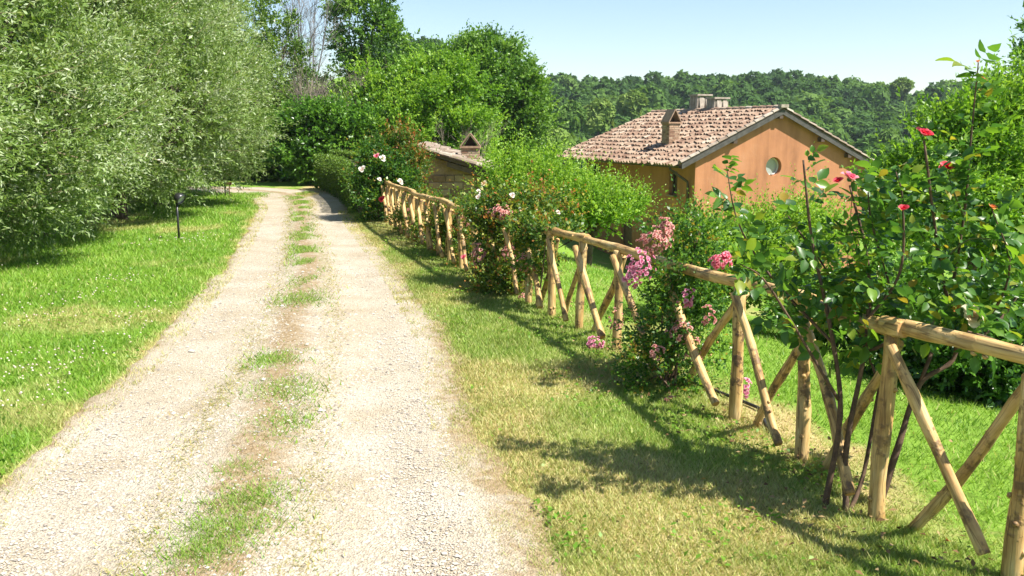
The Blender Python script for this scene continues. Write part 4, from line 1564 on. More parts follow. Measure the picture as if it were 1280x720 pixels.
def near_rose():
    rng = np.random.default_rng(71)
    bx, by = 1.66, 4.22
    root = empty('rose_bush', (bx, by, 0))
    tag(root, 'large glossy-leaved rose bush with red roses growing through the nearest fence panels', 'rose bush')
    O = Vector(root.location)

    def P(x, y, Y):
        return at(x, y, Y)
    g0 = np.array([1.60, 4.25, -0.05])
    g1 = np.array([1.70, 4.2, -0.05])
    g2 = np.array([1.86, 4.22, -0.05])
    stems = [
        ([g0, P(1050, 520, 4.25), P(1040, 420, 4.3), P(1015, 300, 4.4), P(1004, 200, 4.4)], 0.017),
        ([g1, P(1058, 560, 4.25), P(1082, 430, 4.25), P(1085, 330, 4.3), P(1062, 232, 4.3)], 0.018),
        ([g2, P(1122, 560, 4.25), P(1150, 480, 4.3), P(1195, 440, 4.3), P(1175, 330, 4.3), P(1155, 176, 4.25)], 0.020),
        ([P(1150, 480, 4.3), P(1185, 380, 4.4), P(1205, 270, 4.4), P(1214, 170, 4.35), P(1223, 78, 4.3)], 0.011),
        ([P(1205, 270, 4.4), P(1192, 240, 4.35), P(1184, 214, 4.3)], 0.006),
        ([P(1185, 420, 4.35), P(1240, 390, 4.2), P(1262, 330, 4.1), P(1240, 262, 4.1)], 0.010),
        ([P(1042, 430, 4.3), P(985, 370, 4.5), P(945, 320, 4.6), P(920, 270, 4.6), P(908, 208, 4.6)], 0.009),
        ([P(1084, 400, 4.25), P(1125, 340, 4.2), P(1128, 250, 4.15), P(1120, 215, 4.15)], 0.009),
        ([P(1048, 500, 4.25), P(1000, 420, 4.2), P(955, 350, 4.15), P(925, 330, 4.1)], 0.009),
        ([P(1195, 440, 4.3), P(1250, 400, 4.4), P(1290, 330, 4.5), P(1300, 260, 4.5)], 0.010),
        ([P(1084, 440, 4.25), P(1160, 410, 4.0), P(1230, 420, 3.9), P(1275, 440, 3.9)], 0.009),
        ([g1, P(1080, 590, 4.3), P(1100, 480, 4.4), P(1120, 400, 4.5), P(1090, 280, 4.5), P(1085, 240, 4.5)], 0.013),
        ([g2, P(1108, 560, 4.35), P(1095, 470, 4.4), P(1040, 350, 4.6), P(985, 270, 4.6)], 0.012),
        ([P(1175, 330, 4.3), P(1210, 300, 4.2), P(1245, 300, 4.1)], 0.006),
        ([P(1160, 410, 4.0), P(1200, 370, 3.95), P(1218, 395, 3.9)], 0.006),
    ]
    leaves = []
    for pts, r in stems:
        cr = dens(np.array([q for q in pts]), 7) if len(pts) > 2 else np.array(pts)
        k = len(cr)
        mb = MB()
        mb.tube([Vector(q) - O for q in cr], [r * (1 - 0.72 * i / (k - 1)) * (1 + random.uniform(-0.1, 0.12)) for i in range(k)], 6, True, 0.08)
        mb.build('stem', M['rose_stem'] if r > 0.0085 else M['green_stem'], root, True)
        # leaves on the upper part
        for i in range(k):
            if cr[i][2] < 0.95:
                continue
            tdir = cr[min(i + 1, k - 1)] - cr[max(i - 1, 0)]
            tdir = tdir / np.linalg.norm(tdir)
            for q in range(1 if rng.random() < 0.8 else 2):
                a = rng.normal(0, 1, 3)
                a = a - tdir * (a @ tdir)
                a = a / np.linalg.norm(a) + tdir * 0.5 + np.array([0, 0, 0.15])
                leaves += compound(rng, cr[i], a, np.array([0.25, -0.2, 0.9]) + rng.normal(0, 0.35, 3), rng.uniform(0.046, 0.088))
    # the body of the bush
    for (c, rad, n) in ((P(1115, 335, 4.35), (0.50, 0.34, 0.30), 92), (P(1225, 345, 4.3), (0.36, 0.34, 0.26), 62), (P(1010, 345, 4.5), (0.26, 0.26, 0.28), 40), (P(1070, 410, 4.4), (0.30, 0.2, 0.16), 46), (P(1225, 405, 4.15), (0.22, 0.12, 0.10), 14)):
        for _ in range(n):
            d = rng.normal(0, 1, 3)
            d /= np.linalg.norm(d)
            p = np.array(c) + d * np.array(rad) * rng.random() ** 0.35
            a = d * 0.7 + rng.normal(0, 0.5, 3) + np.array([0, 0, 0.1])
            leaves += compound(rng, p, a, np.array([0.25, -0.2, 0.8]) + rng.normal(0, 0.4, 3), rng.uniform(0.046, 0.088))
    camp = np.array([0, 0, CAM_H])
    score = [l[3] / np.linalg.norm(l[0] - camp) for l in leaves]
    order = np.argsort(score)[::-1]
    V_, F_, A_ = [], [], []
    b = 0
    for rank, idx in enumerate(order):
        p, d, n, L = leaves[idx]
        d = d / np.linalg.norm(d)
        n = n - d * (n @ d)
        n /= np.linalg.norm(n)
        s = np.cross(n, d)
        R = np.stack([d, s, n], 1)
        if rank < 300:
            o = link('leaf', LEAFM[rank % 5], None, root)
            o.location = Vector(p) - O
            o.rotation_euler = Matrix(R.tolist()).to_euler()
            o.scale = (L, L, L)
        else:
            vv = _leafV[rank % 5] * L @ R.T + (p - np.array(O))
            V_.append(vv)
            F_.append(_leafF + b)
            A_.append(np.full(len(vv), rng.random()))
            b += len(vv)
    o = link('foliage', np_mesh('foliage', np.vstack(V_), np.vstack(F_), {'v': np.concatenate(A_)}, True), M['rose_leaf'], root)
    o['kind'] = 'stuff'
    add_bloom(root, P(1155, 170, 4.25), 0.05, M['red'], 1, (0.2, -0.5, 0.9), 15, 0.8, label='red rose bloom')
    add_bloom(root, P(1183, 211, 4.3), 0.042, M['red'], 2, (-0.2, -0.6, 0.7), 15, 1.0, label='red rose bloom')
    add_bloom(root, P(1062, 224, 4.3), 0.05, M['hotpink'], 3, (0.3, -0.3, 0.9), 15, 0.7, label='pink rose bloom')
    add_bloom(root, P(1048, 228, 4.3), 0.035, M['red'], 4, (-0.4, -0.3, 0.9), 12, 1.0, label='small red rose bloom')
    add_bloom(root, P(1215, 396, 3.9), 0.06, M['cream'], 5, (-0.1, -0.8, 0.6), 16, 0.4, label='cream rose bloom')
    add_bloom(root, P(1196, 388, 3.92), 0.025, M['orange'], 6, (-0.2, -0.5, 0.9), 8, 1.2, label='orange rosebud', name='bud')
    add_bloom(root, P(1240, 260, 4.1), 0.028, M['orange'], 7, (0.1, -0.4, 0.9), 8, 0.8, label='orange rosebud', name='bud')
    add_bloom(root, P(1130, 262, 4.05), 0.03, M['red'], 10, (-0.3, -0.6, 0.8), 10, 1.1, label='half-open red rosebud', name='bud')
    add_bloom(root, P(1222, 78, 4.3), 0.018, M['orange'], 8, (0.1, 0, 1), 6, 1.4, label='reddish rosebud', name='bud')
    add_bloom(root, P(1226, 100, 4.3), 0.03, M['orange'], 9, (0.4, -0.2, 0.8), 6, 0.5, label='reddish young shoot', name='bud')
    return root


near_rose()


def cluster(root, p, n, spread, r, mats, seed, name='flower_cluster'):
    """a truss of many small blooms as one part"""
    rng = np.random.default_rng(seed)
    n = int(n * 1.9)
    spread = tuple(q * 1.12 for q in spread)
    src = [bloom_mesh('b', 1.0, seed + k, mats[0], 9, 0.5) for k in range(2)]
    V_, F_, A_ = [], [], []
    b = 0
    f0 = np.array([q.vertices[:] for q in src[0].polygons])
    for k in range(n):
        d = dirs(rng, 1)[0]
        d[1] = -abs(d[1]) * 0.9 if rng.random() < 0.75 else d[1]
        q = np.array(p) + d * np.array(spread) * rng.uniform(0.5, 1.0)
        ax = Vector(d + np.array([0, -0.3, 0.5])).normalized()
        R = np.array(ax.to_track_quat('Z', 'Y').to_matrix())
        m = src[k % 2]
        v = np.array([x.co[:] for x in m.vertices]) * r * rng.uniform(0.7, 1.2)
        V_.append(v @ R.T + q - np.array(root.location))
        F_.append(f0 + b)
        A_.append(np.clip([m.attributes['v'].data[i].value + rng.normal(0, 0.05) for i in range(len(v))], 0, 1))
        b += len(v)
    o = link(name, np_mesh(name, np.vstack(V_), np.vstack(F_), {'v': np.concatenate(A_)}, True), mats[0], root)
    o['kind'] = 'stuff'
    for m in src:
        bpy.data.meshes.remove(m)
    return o


def shrub_rose(label, base, ells, mat, seed, ns, nl, sl, Ln, Wd, clump, clump_r, blooms, clusters, vmean=0.5, nstem=7, up=0.7):
    rng = np.random.default_rng(seed)
    root = empty('rose_bush', (base[0], base[1], gz(base[0], base[1])))
    tag(root, label, 'rose bush', 'rose bushes along the fence')
    O = np.array(root.location)
    le = [(tuple(np.array(c) - O), r) for c, r in ells]
    (VFA, cc) = crown(rng, le, ns, nl, sl, Ln, Wd, lumpy=0.35, inner=0.3, up=up, spread=0.9, vmean=vmean, clump=clump, clump_r=clump_r, tipv=0.3)
    leafobj('foliage', VFA, mat, root)
    for k in range(nstem):
        t = cc[rng.integers(0, len(cc))]
        m = np.array([rng.uniform(-0.06, 0.06), rng.uniform(-0.06, 0.06), 0])
        mid = (m + t) / 2 + rng.normal(0, 0.06, 3)
        sb = MB()
        sb.tube([m + np.array([0, 0, -0.05]), mid, t], [0.012, 0.009, 0.004], 5, False)
        sb.build('stem', M['rose_stem'], root, True)
    for i, (p, r, mt) in enumerate(blooms):
        add_bloom(root, p, r, M[mt], seed + i, (rng.uniform(-0.4, 0.4), -0.7, 0.6), 12)
    for i, (p, n, sp, r, mt) in enumerate(clusters):
        cluster(root, p, n, sp, r, [M[mt]], seed + 20 + i)
    return root


# pink cluster rose between the middle panels
A = at
shrub_rose('climbing rose with trusses of pink blooms covering the fence in the middle', (1.18, 6.35),
           [(tuple(A(835, 400, 6.4)), (0.30, 0.26, 0.42)), (tuple(A(850, 330, 6.5)), (0.26, 0.25, 0.3)), (tuple(A(820, 460, 6.3)), (0.3, 0.24, 0.22)), (tuple(A(875, 400, 6.4)), (0.22, 0.22, 0.35)), (tuple(A(880, 290, 6.6)), (0.16, 0.2, 0.2))],
           M['rose_leaf'], 81, 1500, 9, 0.15, 0.034, 0.02, 130, 0.11,
           [(A(907, 322, 6.0), 0.05, 'hotpink')],
           [(A(800, 330, 6.15), 26, (0.10, 0.08, 0.12), 0.021, 'pink'), (A(818, 300, 6.25), 34, (0.12, 0.08, 0.11), 0.02, 'fadedpink'), (A(832, 284, 6.35), 20, (0.06, 0.06, 0.07), 0.02, 'fadedpink'), (A(790, 345, 6.15), 18, (0.06, 0.06, 0.08), 0.021, 'pink'),
            (A(850, 415, 6.1), 20, (0.09, 0.06, 0.09), 0.018, 'fadedpink'), (A(868, 440, 6.1), 14, (0.06, 0.06, 0.1), 0.018, 'fadedpink'), (A(770, 402, 7.3), 12, (0.06, 0.05, 0.12), 0.018, 'fadedpink'),
            (A(903, 326, 6.0), 16, (0.08, 0.06, 0.06), 0.022, 'hotpink'), (A(930, 482, 5.9), 12, (0.04, 0.05, 0.09), 0.02, 'pink'), (A(842, 500, 6.0), 6, (0.05, 0.04, 0.03), 0.016, 'fadedpink'),
            (A(858, 372, 6.1), 12, (0.07, 0.06, 0.07), 0.02, 'pink'), (A(822, 440, 6.0), 10, (0.06, 0.05, 0.06), 0.018, 'fadedpink'), (A(744, 428, 7.55), 14, (0.08, 0.07, 0.05), 0.024, 'pink'), (A(885, 395, 6.1), 10, (0.06, 0.05, 0.08), 0.018, 'fadedpink')], vmean=0.42, nstem=9)
shrub_rose('yellowish-leaved rose mound hiding the fence left of the crooked rail', (0.0, 10.6),
           [(tuple(A(632, 300, 10.7)), (0.3, 0.32, 0.36)), (tuple(A(655, 262, 10.7)), (0.32, 0.3, 0.2)), (tuple(A(622, 350, 10.4)), (0.28, 0.28, 0.18)), (tuple(A(612, 265, 10.9)), (0.26, 0.28, 0.2)), (tuple(A(690, 268, 10.2)), (0.26, 0.18, 0.1)), (tuple(A(640, 355, 10.3)), (0.24, 0.26, 0.16))],
           M['rose_yellow'], 82, 1700, 9, 0.22, 0.05, 0.03, 130, 0.16,
           [(A(640, 245, 10.3), 0.045, 'white'), (A(697, 266, 9.9), 0.035, 'white'), (A(598, 247, 10.6), 0.04, 'white'), (A(580, 322, 11.6), 0.05, 'hotpink')],
           [(A(624, 265, 10.3), 16, (0.14, 0.08, 0.09), 0.03, 'fadedpink'), (A(598, 318, 10.4), 14, (0.1, 0.08, 0.14), 0.028, 'fadedpink'), (A(655, 372, 9.9), 10, (0.08, 0.06, 0.1), 0.026, 'fadedpink'), (A(585, 275, 11.8), 14, (0.07, 0.07, 0.16), 0.026, 'fadedpink'), (A(636, 320, 10.2), 16, (0.12, 0.08, 0.12), 0.026, 'fadedpink'), (A(668, 285, 10.0), 10, (0.1, 0.06, 0.06), 0.026, 'hotpink')], vmean=0.5)
shrub_rose('loose rose bush with cream blooms over the picket-like part of the fence', (-0.75, 13.0),
           [(tuple(A(572, 275, 13.3)), (0.3, 0.3, 0.16)), (tuple(A(556, 272, 13.6)), (0.24, 0.3, 0.14)), (tuple(A(596, 268, 13.2)), (0.26, 0.3, 0.18)), (tuple(A(590, 300, 13.0)), (0.2, 0.2, 0.34))],
           M['rose_yellow'], 83, 800, 9, 0.17, 0.055, 0.034, 80, 0.18,
           [(A(605, 230, 12.7), 0.055, 'cream'), (A(583, 270, 12.6), 0.06, 'hotpink'), (A(598, 240, 12.6), 0.045, 'white')],
           [(A(583, 272, 12.6), 10, (0.08, 0.08, 0.14), 0.03, 'fadedpink')], vmean=0.45)
shrub_rose('green rose clump twining low on the fence near its far end', (-1.55, 15.3),
           [(tuple(A(546, 285, 15.2)), (0.2, 0.2, 0.4)), (tuple(A(552, 305, 14.4)), (0.16, 0.2, 0.26)), (tuple(A(512, 280, 16.2)), (0.2, 0.2, 0.26)), (tuple(A(535, 258, 16.4)), (0.26, 0.3, 0.14))],
           M['rose_yellow'], 84, 600, 9, 0.22, 0.055, 0.032, 60, 0.18,
           [], [(A(515, 262, 15.6), 10, (0.1, 0.08, 0.12), 0.026, 'fadedpink')], vmean=0.4)
shrub_rose('small climbing rose wound round the posts left of the crooked rail', (0.30, 9.3),
           [(tuple(A(668, 318, 9.35)), (0.16, 0.14, 0.32)), (tuple(A(690, 292, 9.0)), (0.24, 0.14, 0.1)), (tuple(A(664, 285, 9.5)), (0.2, 0.16, 0.14))],
           M['rose_yellow'], 86, 420, 9, 0.15, 0.045, 0.028, 60, 0.1,
           [], [(A(655, 330, 9.2), 8, (0.05, 0.05, 0.1), 0.022, 'fadedpink')], vmean=0.5, nstem=4)
shrub_rose('thin climbing rose with yellowing leaves on the posts of the middle far fence', (-1.0, 13.4),
           [(tuple(A(560, 300, 13.3)), (0.12, 0.12, 0.4)), (tuple(A(583, 318, 12.3)), (0.14, 0.14, 0.3)), (tuple(A(532, 292, 14.6)), (0.2, 0.14, 0.26)), (tuple(A(515, 268, 15.8)), (0.2, 0.14, 0.3))],
           M['rose_yellow'], 87, 420, 9, 0.16, 0.05, 0.03, 60, 0.11,
           [(A(547, 268, 13.4), 0.05, 'white')], [(A(583, 275, 12.0), 8, (0.06, 0.05, 0.12), 0.026, 'fadedpink')], vmean=0.5, nstem=4)
shrub_rose('dark-leaved rose bush with red and white roses at the far fence end', (-2.75, 18.6),
           [(tuple(A(470, 225, 18.8)), (0.42, 0.4, 0.42)), (tuple(A(475, 195, 19.0)), (0.36, 0.36, 0.34)), (tuple(A(468, 258, 18.6)), (0.36, 0.36, 0.36)), (tuple(A(492, 225, 18.6)), (0.3, 0.3, 0.4))],
           M['rose_leaf'], 85, 1500, 9, 0.26, 0.065, 0.04, 110, 0.2,
           [(A(478, 250, 17.75), 0.09, 'red'), (A(486, 243, 17.75), 0.09, 'red'), (A(498, 242, 17.7), 0.075, 'red'), (A(478, 199, 18.3), 0.09, 'white'), (A(471, 196, 18.3), 0.08, 'hotpink'), (A(453, 212, 18.2), 0.09, 'white'), (A(500, 228, 18.0), 0.08, 'white'), (A(474, 225, 18.1), 0.06, 'white')],
           [], vmean=0.35)

# ------------------------------------------------------------------ garden lamps, stake, hose
M['black'] = simple_mat('black_paint', [(0.3, (0.012, 0.012, 0.013)), (0.7, (0.03, 0.03, 0.032))], 12, 0.35, 0.1, 0.002)
M['lens'] = glass_mat('lamp_lens', (0.35, 0.37, 0.38), 0.08)
M['rust'] = simple_mat('rusty_iron', [(0.3, (0.12, 0.05, 0.025)), (0.7, (0.22, 0.1, 0.05))], 15, 0.85, 0.2, 0.003)
M['rubber'] = simple_mat('black_rubber', [(0.3, (0.012, 0.012, 0.012)), (0.7, (0.025, 0.025, 0.025))], 10, 0.5, 0)


def garden_lamp(loc, rz, label):
    root = empty('garden_lamp', loc, rz)
    tag(root, label, 'lamp', 'black garden lamps on the left verge')
    p = MB()
    p.tube([(0, 0, -0.1), (0, 0, 0.72)], 0.02, 10)
    p.build('post', M['black'], root, True)
    f = MB()
    f.tube([(0, 0, -0.005), (0, 0, 0.012), (0, 0, 0.02)], [0.045, 0.045, 0.025], 12)
    f.build('foot_flange', M['black'], root)
    # bell shaped spot head, tilted down to the right
    axd = Vector((0.72, -0.25, -0.52)).normalized()
    q = axd.to_track_quat('Z', 'Y').to_matrix()
    c = Vector((0.055, -0.012, 0.735))
    prof = [(-0.085, 0.018), (-0.08, 0.05), (-0.05, 0.078), (-0.01, 0.09), (0.06, 0.095), (0.062, 0.088), (0.03, 0.084)]
    n = 18
    vs, fs = [], []
    for (z, r) in prof:
        for k in range(n):
            a = 2 * math.pi * k / n
            vs.append(c + q @ Vector((r * math.cos(a), r * math.sin(a), z)))
    for i in range(len(prof) - 1):
        for k in range(n):
            fs.append((i * n + k, i * n + (k + 1) % n, (i + 1) * n + (k + 1) % n, (i + 1) * n + k))
    fs.append(tuple(range(n - 1, -1, -1)))
    h = MB()
    h.add(vs, fs)
    hd = h.build('lamp_head', M['black'], root, True)
    l = MB()
    l.add([c + q @ Vector((0.085 * math.cos(2 * math.pi * k / n), 0.085 * math.sin(2 * math.pi * k / n), 0.035)) for k in range(n)], [tuple(range(n))])
    l.build('lens', M['lens'], hd)
    b = MB()
    b.tube([(0, 0, 0.70), (0.0, 0, 0.76), (0.03, -0.01, 0.79)], 0.012, 6)
    b.build('bracket', M['black'], root, True)
    return root


g = gp(224, 300)
garden_lamp((g[0], g[1], gz(g[0], g[1])), 0.0, 'black garden spotlight on a slim post on the left verge')
g = gp(279, 246)
garden_lamp((g[0], g[1] + 0.2, gz(g[0], g[1])), 0.4, 'small distant black garden lamp under the last olive')
g = gp(287, 247)
st = empty('metal_stake', (g[0], g[1], gz(g[0], g[1])))
tag(st, 'thin rusty stake with a flat head by the last olive', 'stake')
mb = MB()
mb.tube([(0, 0, -0.1), (0.01, 0, 0.36)], 0.014, 6)
mb.build('shaft', M['rust'], st, True)
mb = MB()
mb.box((0.0, 0, 0.4), (0.16, 0.03, 0.1))
mb.build('plate', M['rust'], st, bevel=0.006)

mb = MB()
hp = [gp(945, 512), gp(955, 530), gp(963, 542), gp(969, 548)]
hp = [np.array([0.95, 7.2, 0.02])] + [q + np.array([0, 0, 0.02]) for q in hp]
mb.tube([Vector(q) for q in dens(np.array(hp), 6)], 0.012, 7)
tag(mb.build('garden_hose', M['rubber'], None, True), 'black garden hose lying in the grass under the fence', 'hose')

# ------------------------------------------------------------------ distant wood
def far_crown(rng, n, r, h, size):
    d = dirs(rng, n, -0.35)
    nz = dnoise(d, int(rng.integers(0, 7)))
    P = d * np.array([r, r, h]) * (0.78 + 0.5 * (nz - 0.5) + 0.1 * rng.random(n))[:, None]
    N = unit(d + rng.normal(0, 0.55, d.shape) + np.array([0, 0, 0.2]))
    T = unit(np.cross(N, rng.normal(0, 1, d.shape)))
    B = np.cross(N, T)
    s = size * rng.uniform(0.6, 1.3, n)[:, None]
    V = np.stack([P + T * s, P - T * s * 0.5 + B * s * 0.85, P - T * s * 0.5 - B * s * 0.85], 1)
    return V, nz


def woodland():
    rng = np.random.default_rng(91)
    lib = []
    for k in range(8):
        r = rng.uniform(3.4, 4.6)
        lib.append(far_crown(rng, 280, r, rng.uniform(3.4, 4.4), 0.74))
    pos = []
    cell = {}
    for _ in range(34000):
        Y = rng.uniform(128, 335)
        X = rng.uniform(-0.15 * Y, 0.74 * Y)
        k = (int(X // 6), int(Y // 6))
        if all((X - q[0]) ** 2 + (Y - q[1]) ** 2 > 17 for a in (-1, 0, 1) for b in (-1, 0, 1) for q in cell.get((k[0] + a, k[1] + b), ())):
            cell.setdefault(k, []).append((X, Y))
            pos.append((X, Y))
    pos = np.array(pos)
    print('woodland trees', len(pos))
    hz = ground_h(pos[:, 0], pos[:, 1])
    Vs, As, tr = [], [], []
    for (x, y), z in zip(pos, hz):
        V, nz = lib[rng.integers(0, 8)]
        s = rng.uniform(0.75, 1.12)
        sz = s * (rng.uniform(1.1, 1.3) if rng.random() < 0.16 else rng.uniform(0.75, 1.1))
        a = rng.uniform(0, 6.28)
        R = np.array([[math.cos(a) * s, -math.sin(a) * s, 0], [math.sin(a) * s, math.cos(a) * s, 0], [0, 0, sz]])
        Vs.append((V.reshape(-1, 3) @ R.T + np.array([x, y, z + 5.2 * sz])).astype(np.float32))
        tone = np.clip(0.36 + 0.55 * (float(vnoise(x / 38, y / 38, 4)) - 0.5) + rng.normal(0, 0.22) + 0.18 * (y < 200), 0.0, 1.0)
        As.append(np.repeat(np.clip(tone + (nz - 0.5) * 0.3, 0, 1), 3))
    V = np.vstack(Vs)
    Fc = np.arange(len(V)).reshape(-1, 3)
    o = link('woodland', np_mesh('woodland', V, Fc, {'v': np.concatenate(As)}), M['wood_far'])
    tag(o, 'dense dark green oak wood covering the far hill', 'wood', kind='stuff')
    return o


woodland()


def far_tree(label, px_, py_, Y, w_px, h_px, mat, seed, group=None, n=1100):
    rng = np.random.default_rng(seed)
    p = at(px_, py_, Y)
    z = gz(p[0], Y)
    s = Y / F_PX
    r, h = w_px / 2 * s, h_px / 2 * s
    root = empty('broadleaf_tree', (p[0], Y, z))
    tag(root, label, 'tree', group)
    parts, A_ = [], []
    for (dx, dz, f) in ((0, 0, 0.8), (0.35, 0.25, 0.6), (-0.4, 0.1, 0.6), (0.1, 0.5, 0.55), (-0.1, -0.4, 0.7)):
        V, nz = far_crown(rng, n // 5 * 2, r * f, h * f, 0.028 * Y / 6)
        parts.append(V.reshape(-1, 3) + np.array([dx * r, rng.uniform(-0.3, 0.3) * r, p[2] - z + dz * h]))
        A_.append(np.repeat(np.clip(0.5 + (nz - 0.5) * 0.8, 0, 1), 3))
    V = np.vstack(parts)
    link('crown', np_mesh('crown', V, np.arange(len(V)).reshape(-1, 3), {'v': np.concatenate(A_)}), mat, root)
    tr = MB()
    tr.tube([(0, 0, -0.3), (0, 0, max(p[2] - z, 1))], [0.25, 0.15], 7)
    tr.build('trunk', M['bark'], root, True)
    return root


for k, (lab, a) in enumerate([
    ('pale yellowish tree on the wooded hill right of the farmhouse gable', (1062, 182, 190, 30, 46, M['pale_far'])),
    ('small pale flowering tree in the notch of the hilltop skyline', (1128, 110, 250, 24, 20, M['pale_far'])),
    ('pale green tree on the hill just above the left roof slope', (748, 148, 150, 46, 44, M['pale_far'])),
    ('blue-green tree left of the farmhouse eave on the valley side', (712, 150, 140, 42, 44, M['wood_far'])),
    ('olive-brown tree directly left of the farmhouse eave', (694, 182, 110, 52, 40, M['pale_far'])),
    ('light green tree on the hill left above the brick roof chimney', (790, 132, 170, 34, 34, M['pale_far'])),
    ('green tree on the valley side behind the right roof corner', (1105, 185, 140, 46, 44, M['wood_far'])),
    ('broad pale tree low on the hill between gable and red roses', (1030, 160, 200, 34, 34, M['wood_far'])),
]):
    far_tree(lab, *a, seed=100 + k)

# ------------------------------------------------------------------ summer haze over the valley
hm = bpy.data.materials.new('summer_haze')
hm.use_nodes = True
hn = hm.node_tree
hn.nodes.remove(hn.nodes['Principled BSDF'])
pv = hn.nodes.new('ShaderNodeVolumePrincipled')
pv.inputs['Color'].default_value = (0.78, 0.88, 1.0, 1)
pv.inputs['Density'].default_value = 0.0002
pv.inputs['Anisotropy'].default_value = 0.2
hn.links.new(pv.outputs['Volume'], hn.nodes['Material Output'].inputs['Volume'])
hb = MB()
hb.box((50, 280, 13), (1200, 720, 56))
tag(hb.build('haze', hm), 'thin bluish summer haze over the valley and the far hill', 'haze', kind='stuff')

# ------------------------------------------------------------------ grass, clover, thatch, pebbles
def grass_mat():
    m, nt, p = new_mat('grass_blade')
    g_ = ramp(nt, attr(nt, 'v'), [(0.0, (0.09, 0.21, 0.015)), (0.5, (0.17, 0.33, 0.025)), (1.0, (0.28, 0.42, 0.05))])
    s_ = ramp(nt, attr(nt, 'v'), [(0.0, (0.36, 0.28, 0.11)), (0.5, (0.56, 0.47, 0.21)), (1.0, (0.72, 0.64, 0.36))])
    c = mixc(nt, attr(nt, 'dry'), g_, s_)
    nt.links.new(c, p.inputs['Base Color'])
    p.inputs['Roughness'].default_value = 0.5
    p.inputs['Specular IOR Level'].default_value = 0.3
    t = nt.nodes.new('ShaderNodeBsdfTranslucent')
    nt.links.new(mixc(nt, 1.0, c, (1.2, 1.2, 0.7), 'MULTIPLY'), t.inputs['Color'])
    mx = nt.nodes.new('ShaderNodeMixShader')
    mx.inputs[0].default_value = 0.35
    nt.links.new(p.outputs[0], mx.inputs[1])
    nt.links.new(t.outputs[0], mx.inputs[2])
    nt.links.new(mx.outputs[0], nt.nodes['Material Output'].inputs['Surface'])
    return m


M['grass'] = grass_mat()


def blades(rng, x, y, z, h, w, lean, v, dry):
    n = len(x)
    a = rng.uniform(0, 2 * np.pi, n)
    b = rng.uniform(0, 2 * np.pi, n)
    c = np.stack([x, y, z], 1)
    s = np.stack([np.cos(a), np.sin(a), 0 * a], 1) * (w / 2)[:, None]
    l = np.stack([np.cos(b) * lean, np.sin(b) * lean, np.ones(n)], 1)
    l = unit(l)
    tip = c + l * h[:, None]
    V = np.stack([c - s, c + s, tip], 1).reshape(-1, 3)
    return V, np.arange(n * 3).reshape(-1, 3), np.repeat(v, 3), np.repeat(dry, 3)


def ysamp(rng, n, y0, y1, p=1.3):
    """more blades near, fewer far"""
    u = rng.random(n)
    k = 1 - p
    return (y0 ** k + u * (y1 ** k - y0 ** k)) ** (1 / k)


def verge(name, label, side, n, y0, y1, seed, xr_):
    rng = np.random.default_rng(seed)
    y = ysamp(rng, n, y0, y1)
    l, r = road_lr(np.clip(y, -5, 24.5))
    if side == 'left':
        x = l + 0.12 - rng.random(n) ** 1.1 * xr_
    elif side == 'right':
        fx = fence_x(np.minimum(y, 18.3))
        x = r - 0.14 + rng.random(n) * (fx - r + 0.25)
    else:
        fx = fence_x(np.minimum(y, 18.3))
        x = fx + 0.1 + rng.random(n) ** 1.2 * xr_
    dry = dryness(x, y)
    l, r = road_lr(np.clip(y, -5, 24.5))
    de = np.where(x < (l + r) / 2, l - x, x - r)
    keep = (rng.random(n) < np.where(de < 0.12, 0.2 + 0.5 * (fbm(x * 5, y * 5, 2) > 0.52), 1.0)) & ~(in_road(x, y) & (de < -0.2 - 0.3 * (side == 'right') * (fbm(x * 4, y * 4, 5) - 0.35)))
    x, y, dry, de = x[keep], y[keep], dry[keep], de[keep]
    n = len(x)
    lush = fbm(x * 1.3, y * 1.3, 6)
    h = (0.028 + 0.035 * rng.random(n) + 0.05 * np.clip(lush - 0.5, 0, 1)) * (1 - 0.35 * dry) * np.where(side == 'left', 1.15 + 1.6 * sstep(2.6, 4.2, de), 1.0) * (1 + y / 60)
    w = 0.0040 * (1 + y / 6.0) * rng.uniform(0.7, 1.3, n)
    d = np.clip(dry * 0.9 + rng.normal(0, 0.22, n) * (0.3 + dry), 0, 1)
    d = np.where(rng.random(n) < 0.06, np.maximum(d, 0.8), d)
    v = np.clip(rng.normal(0.5, 0.22, n) + (fbm(x * 2.5, y * 2.5, 0) - 0.5) * 0.7, 0, 1)
    V, Fc, vv, dd = blades(rng, x, y, ground_h(x, y) - 0.004, h, w, 0.75 * np.ones(n), v, d)
    o = link(name, np_mesh(name, V, Fc, {'v': vv, 'dry': dd}), M['grass'])
    tag(o, label, 'grass', kind='stuff')
    return o


verge('verge_grass', 'lush bright green grass with clover on the left verge', 'left', 240000, 3.0, 27, 201, 5.6)
verge('verge_grass', 'sun-bleached yellow-green grass strip between driveway and fence', 'right', 225000, 2.6, 21, 202, 0)
verge('lawn_grass', 'shaded green lawn behind the wooden fence', 'lawn', 90000, 3.0, 16, 203, 6.0)


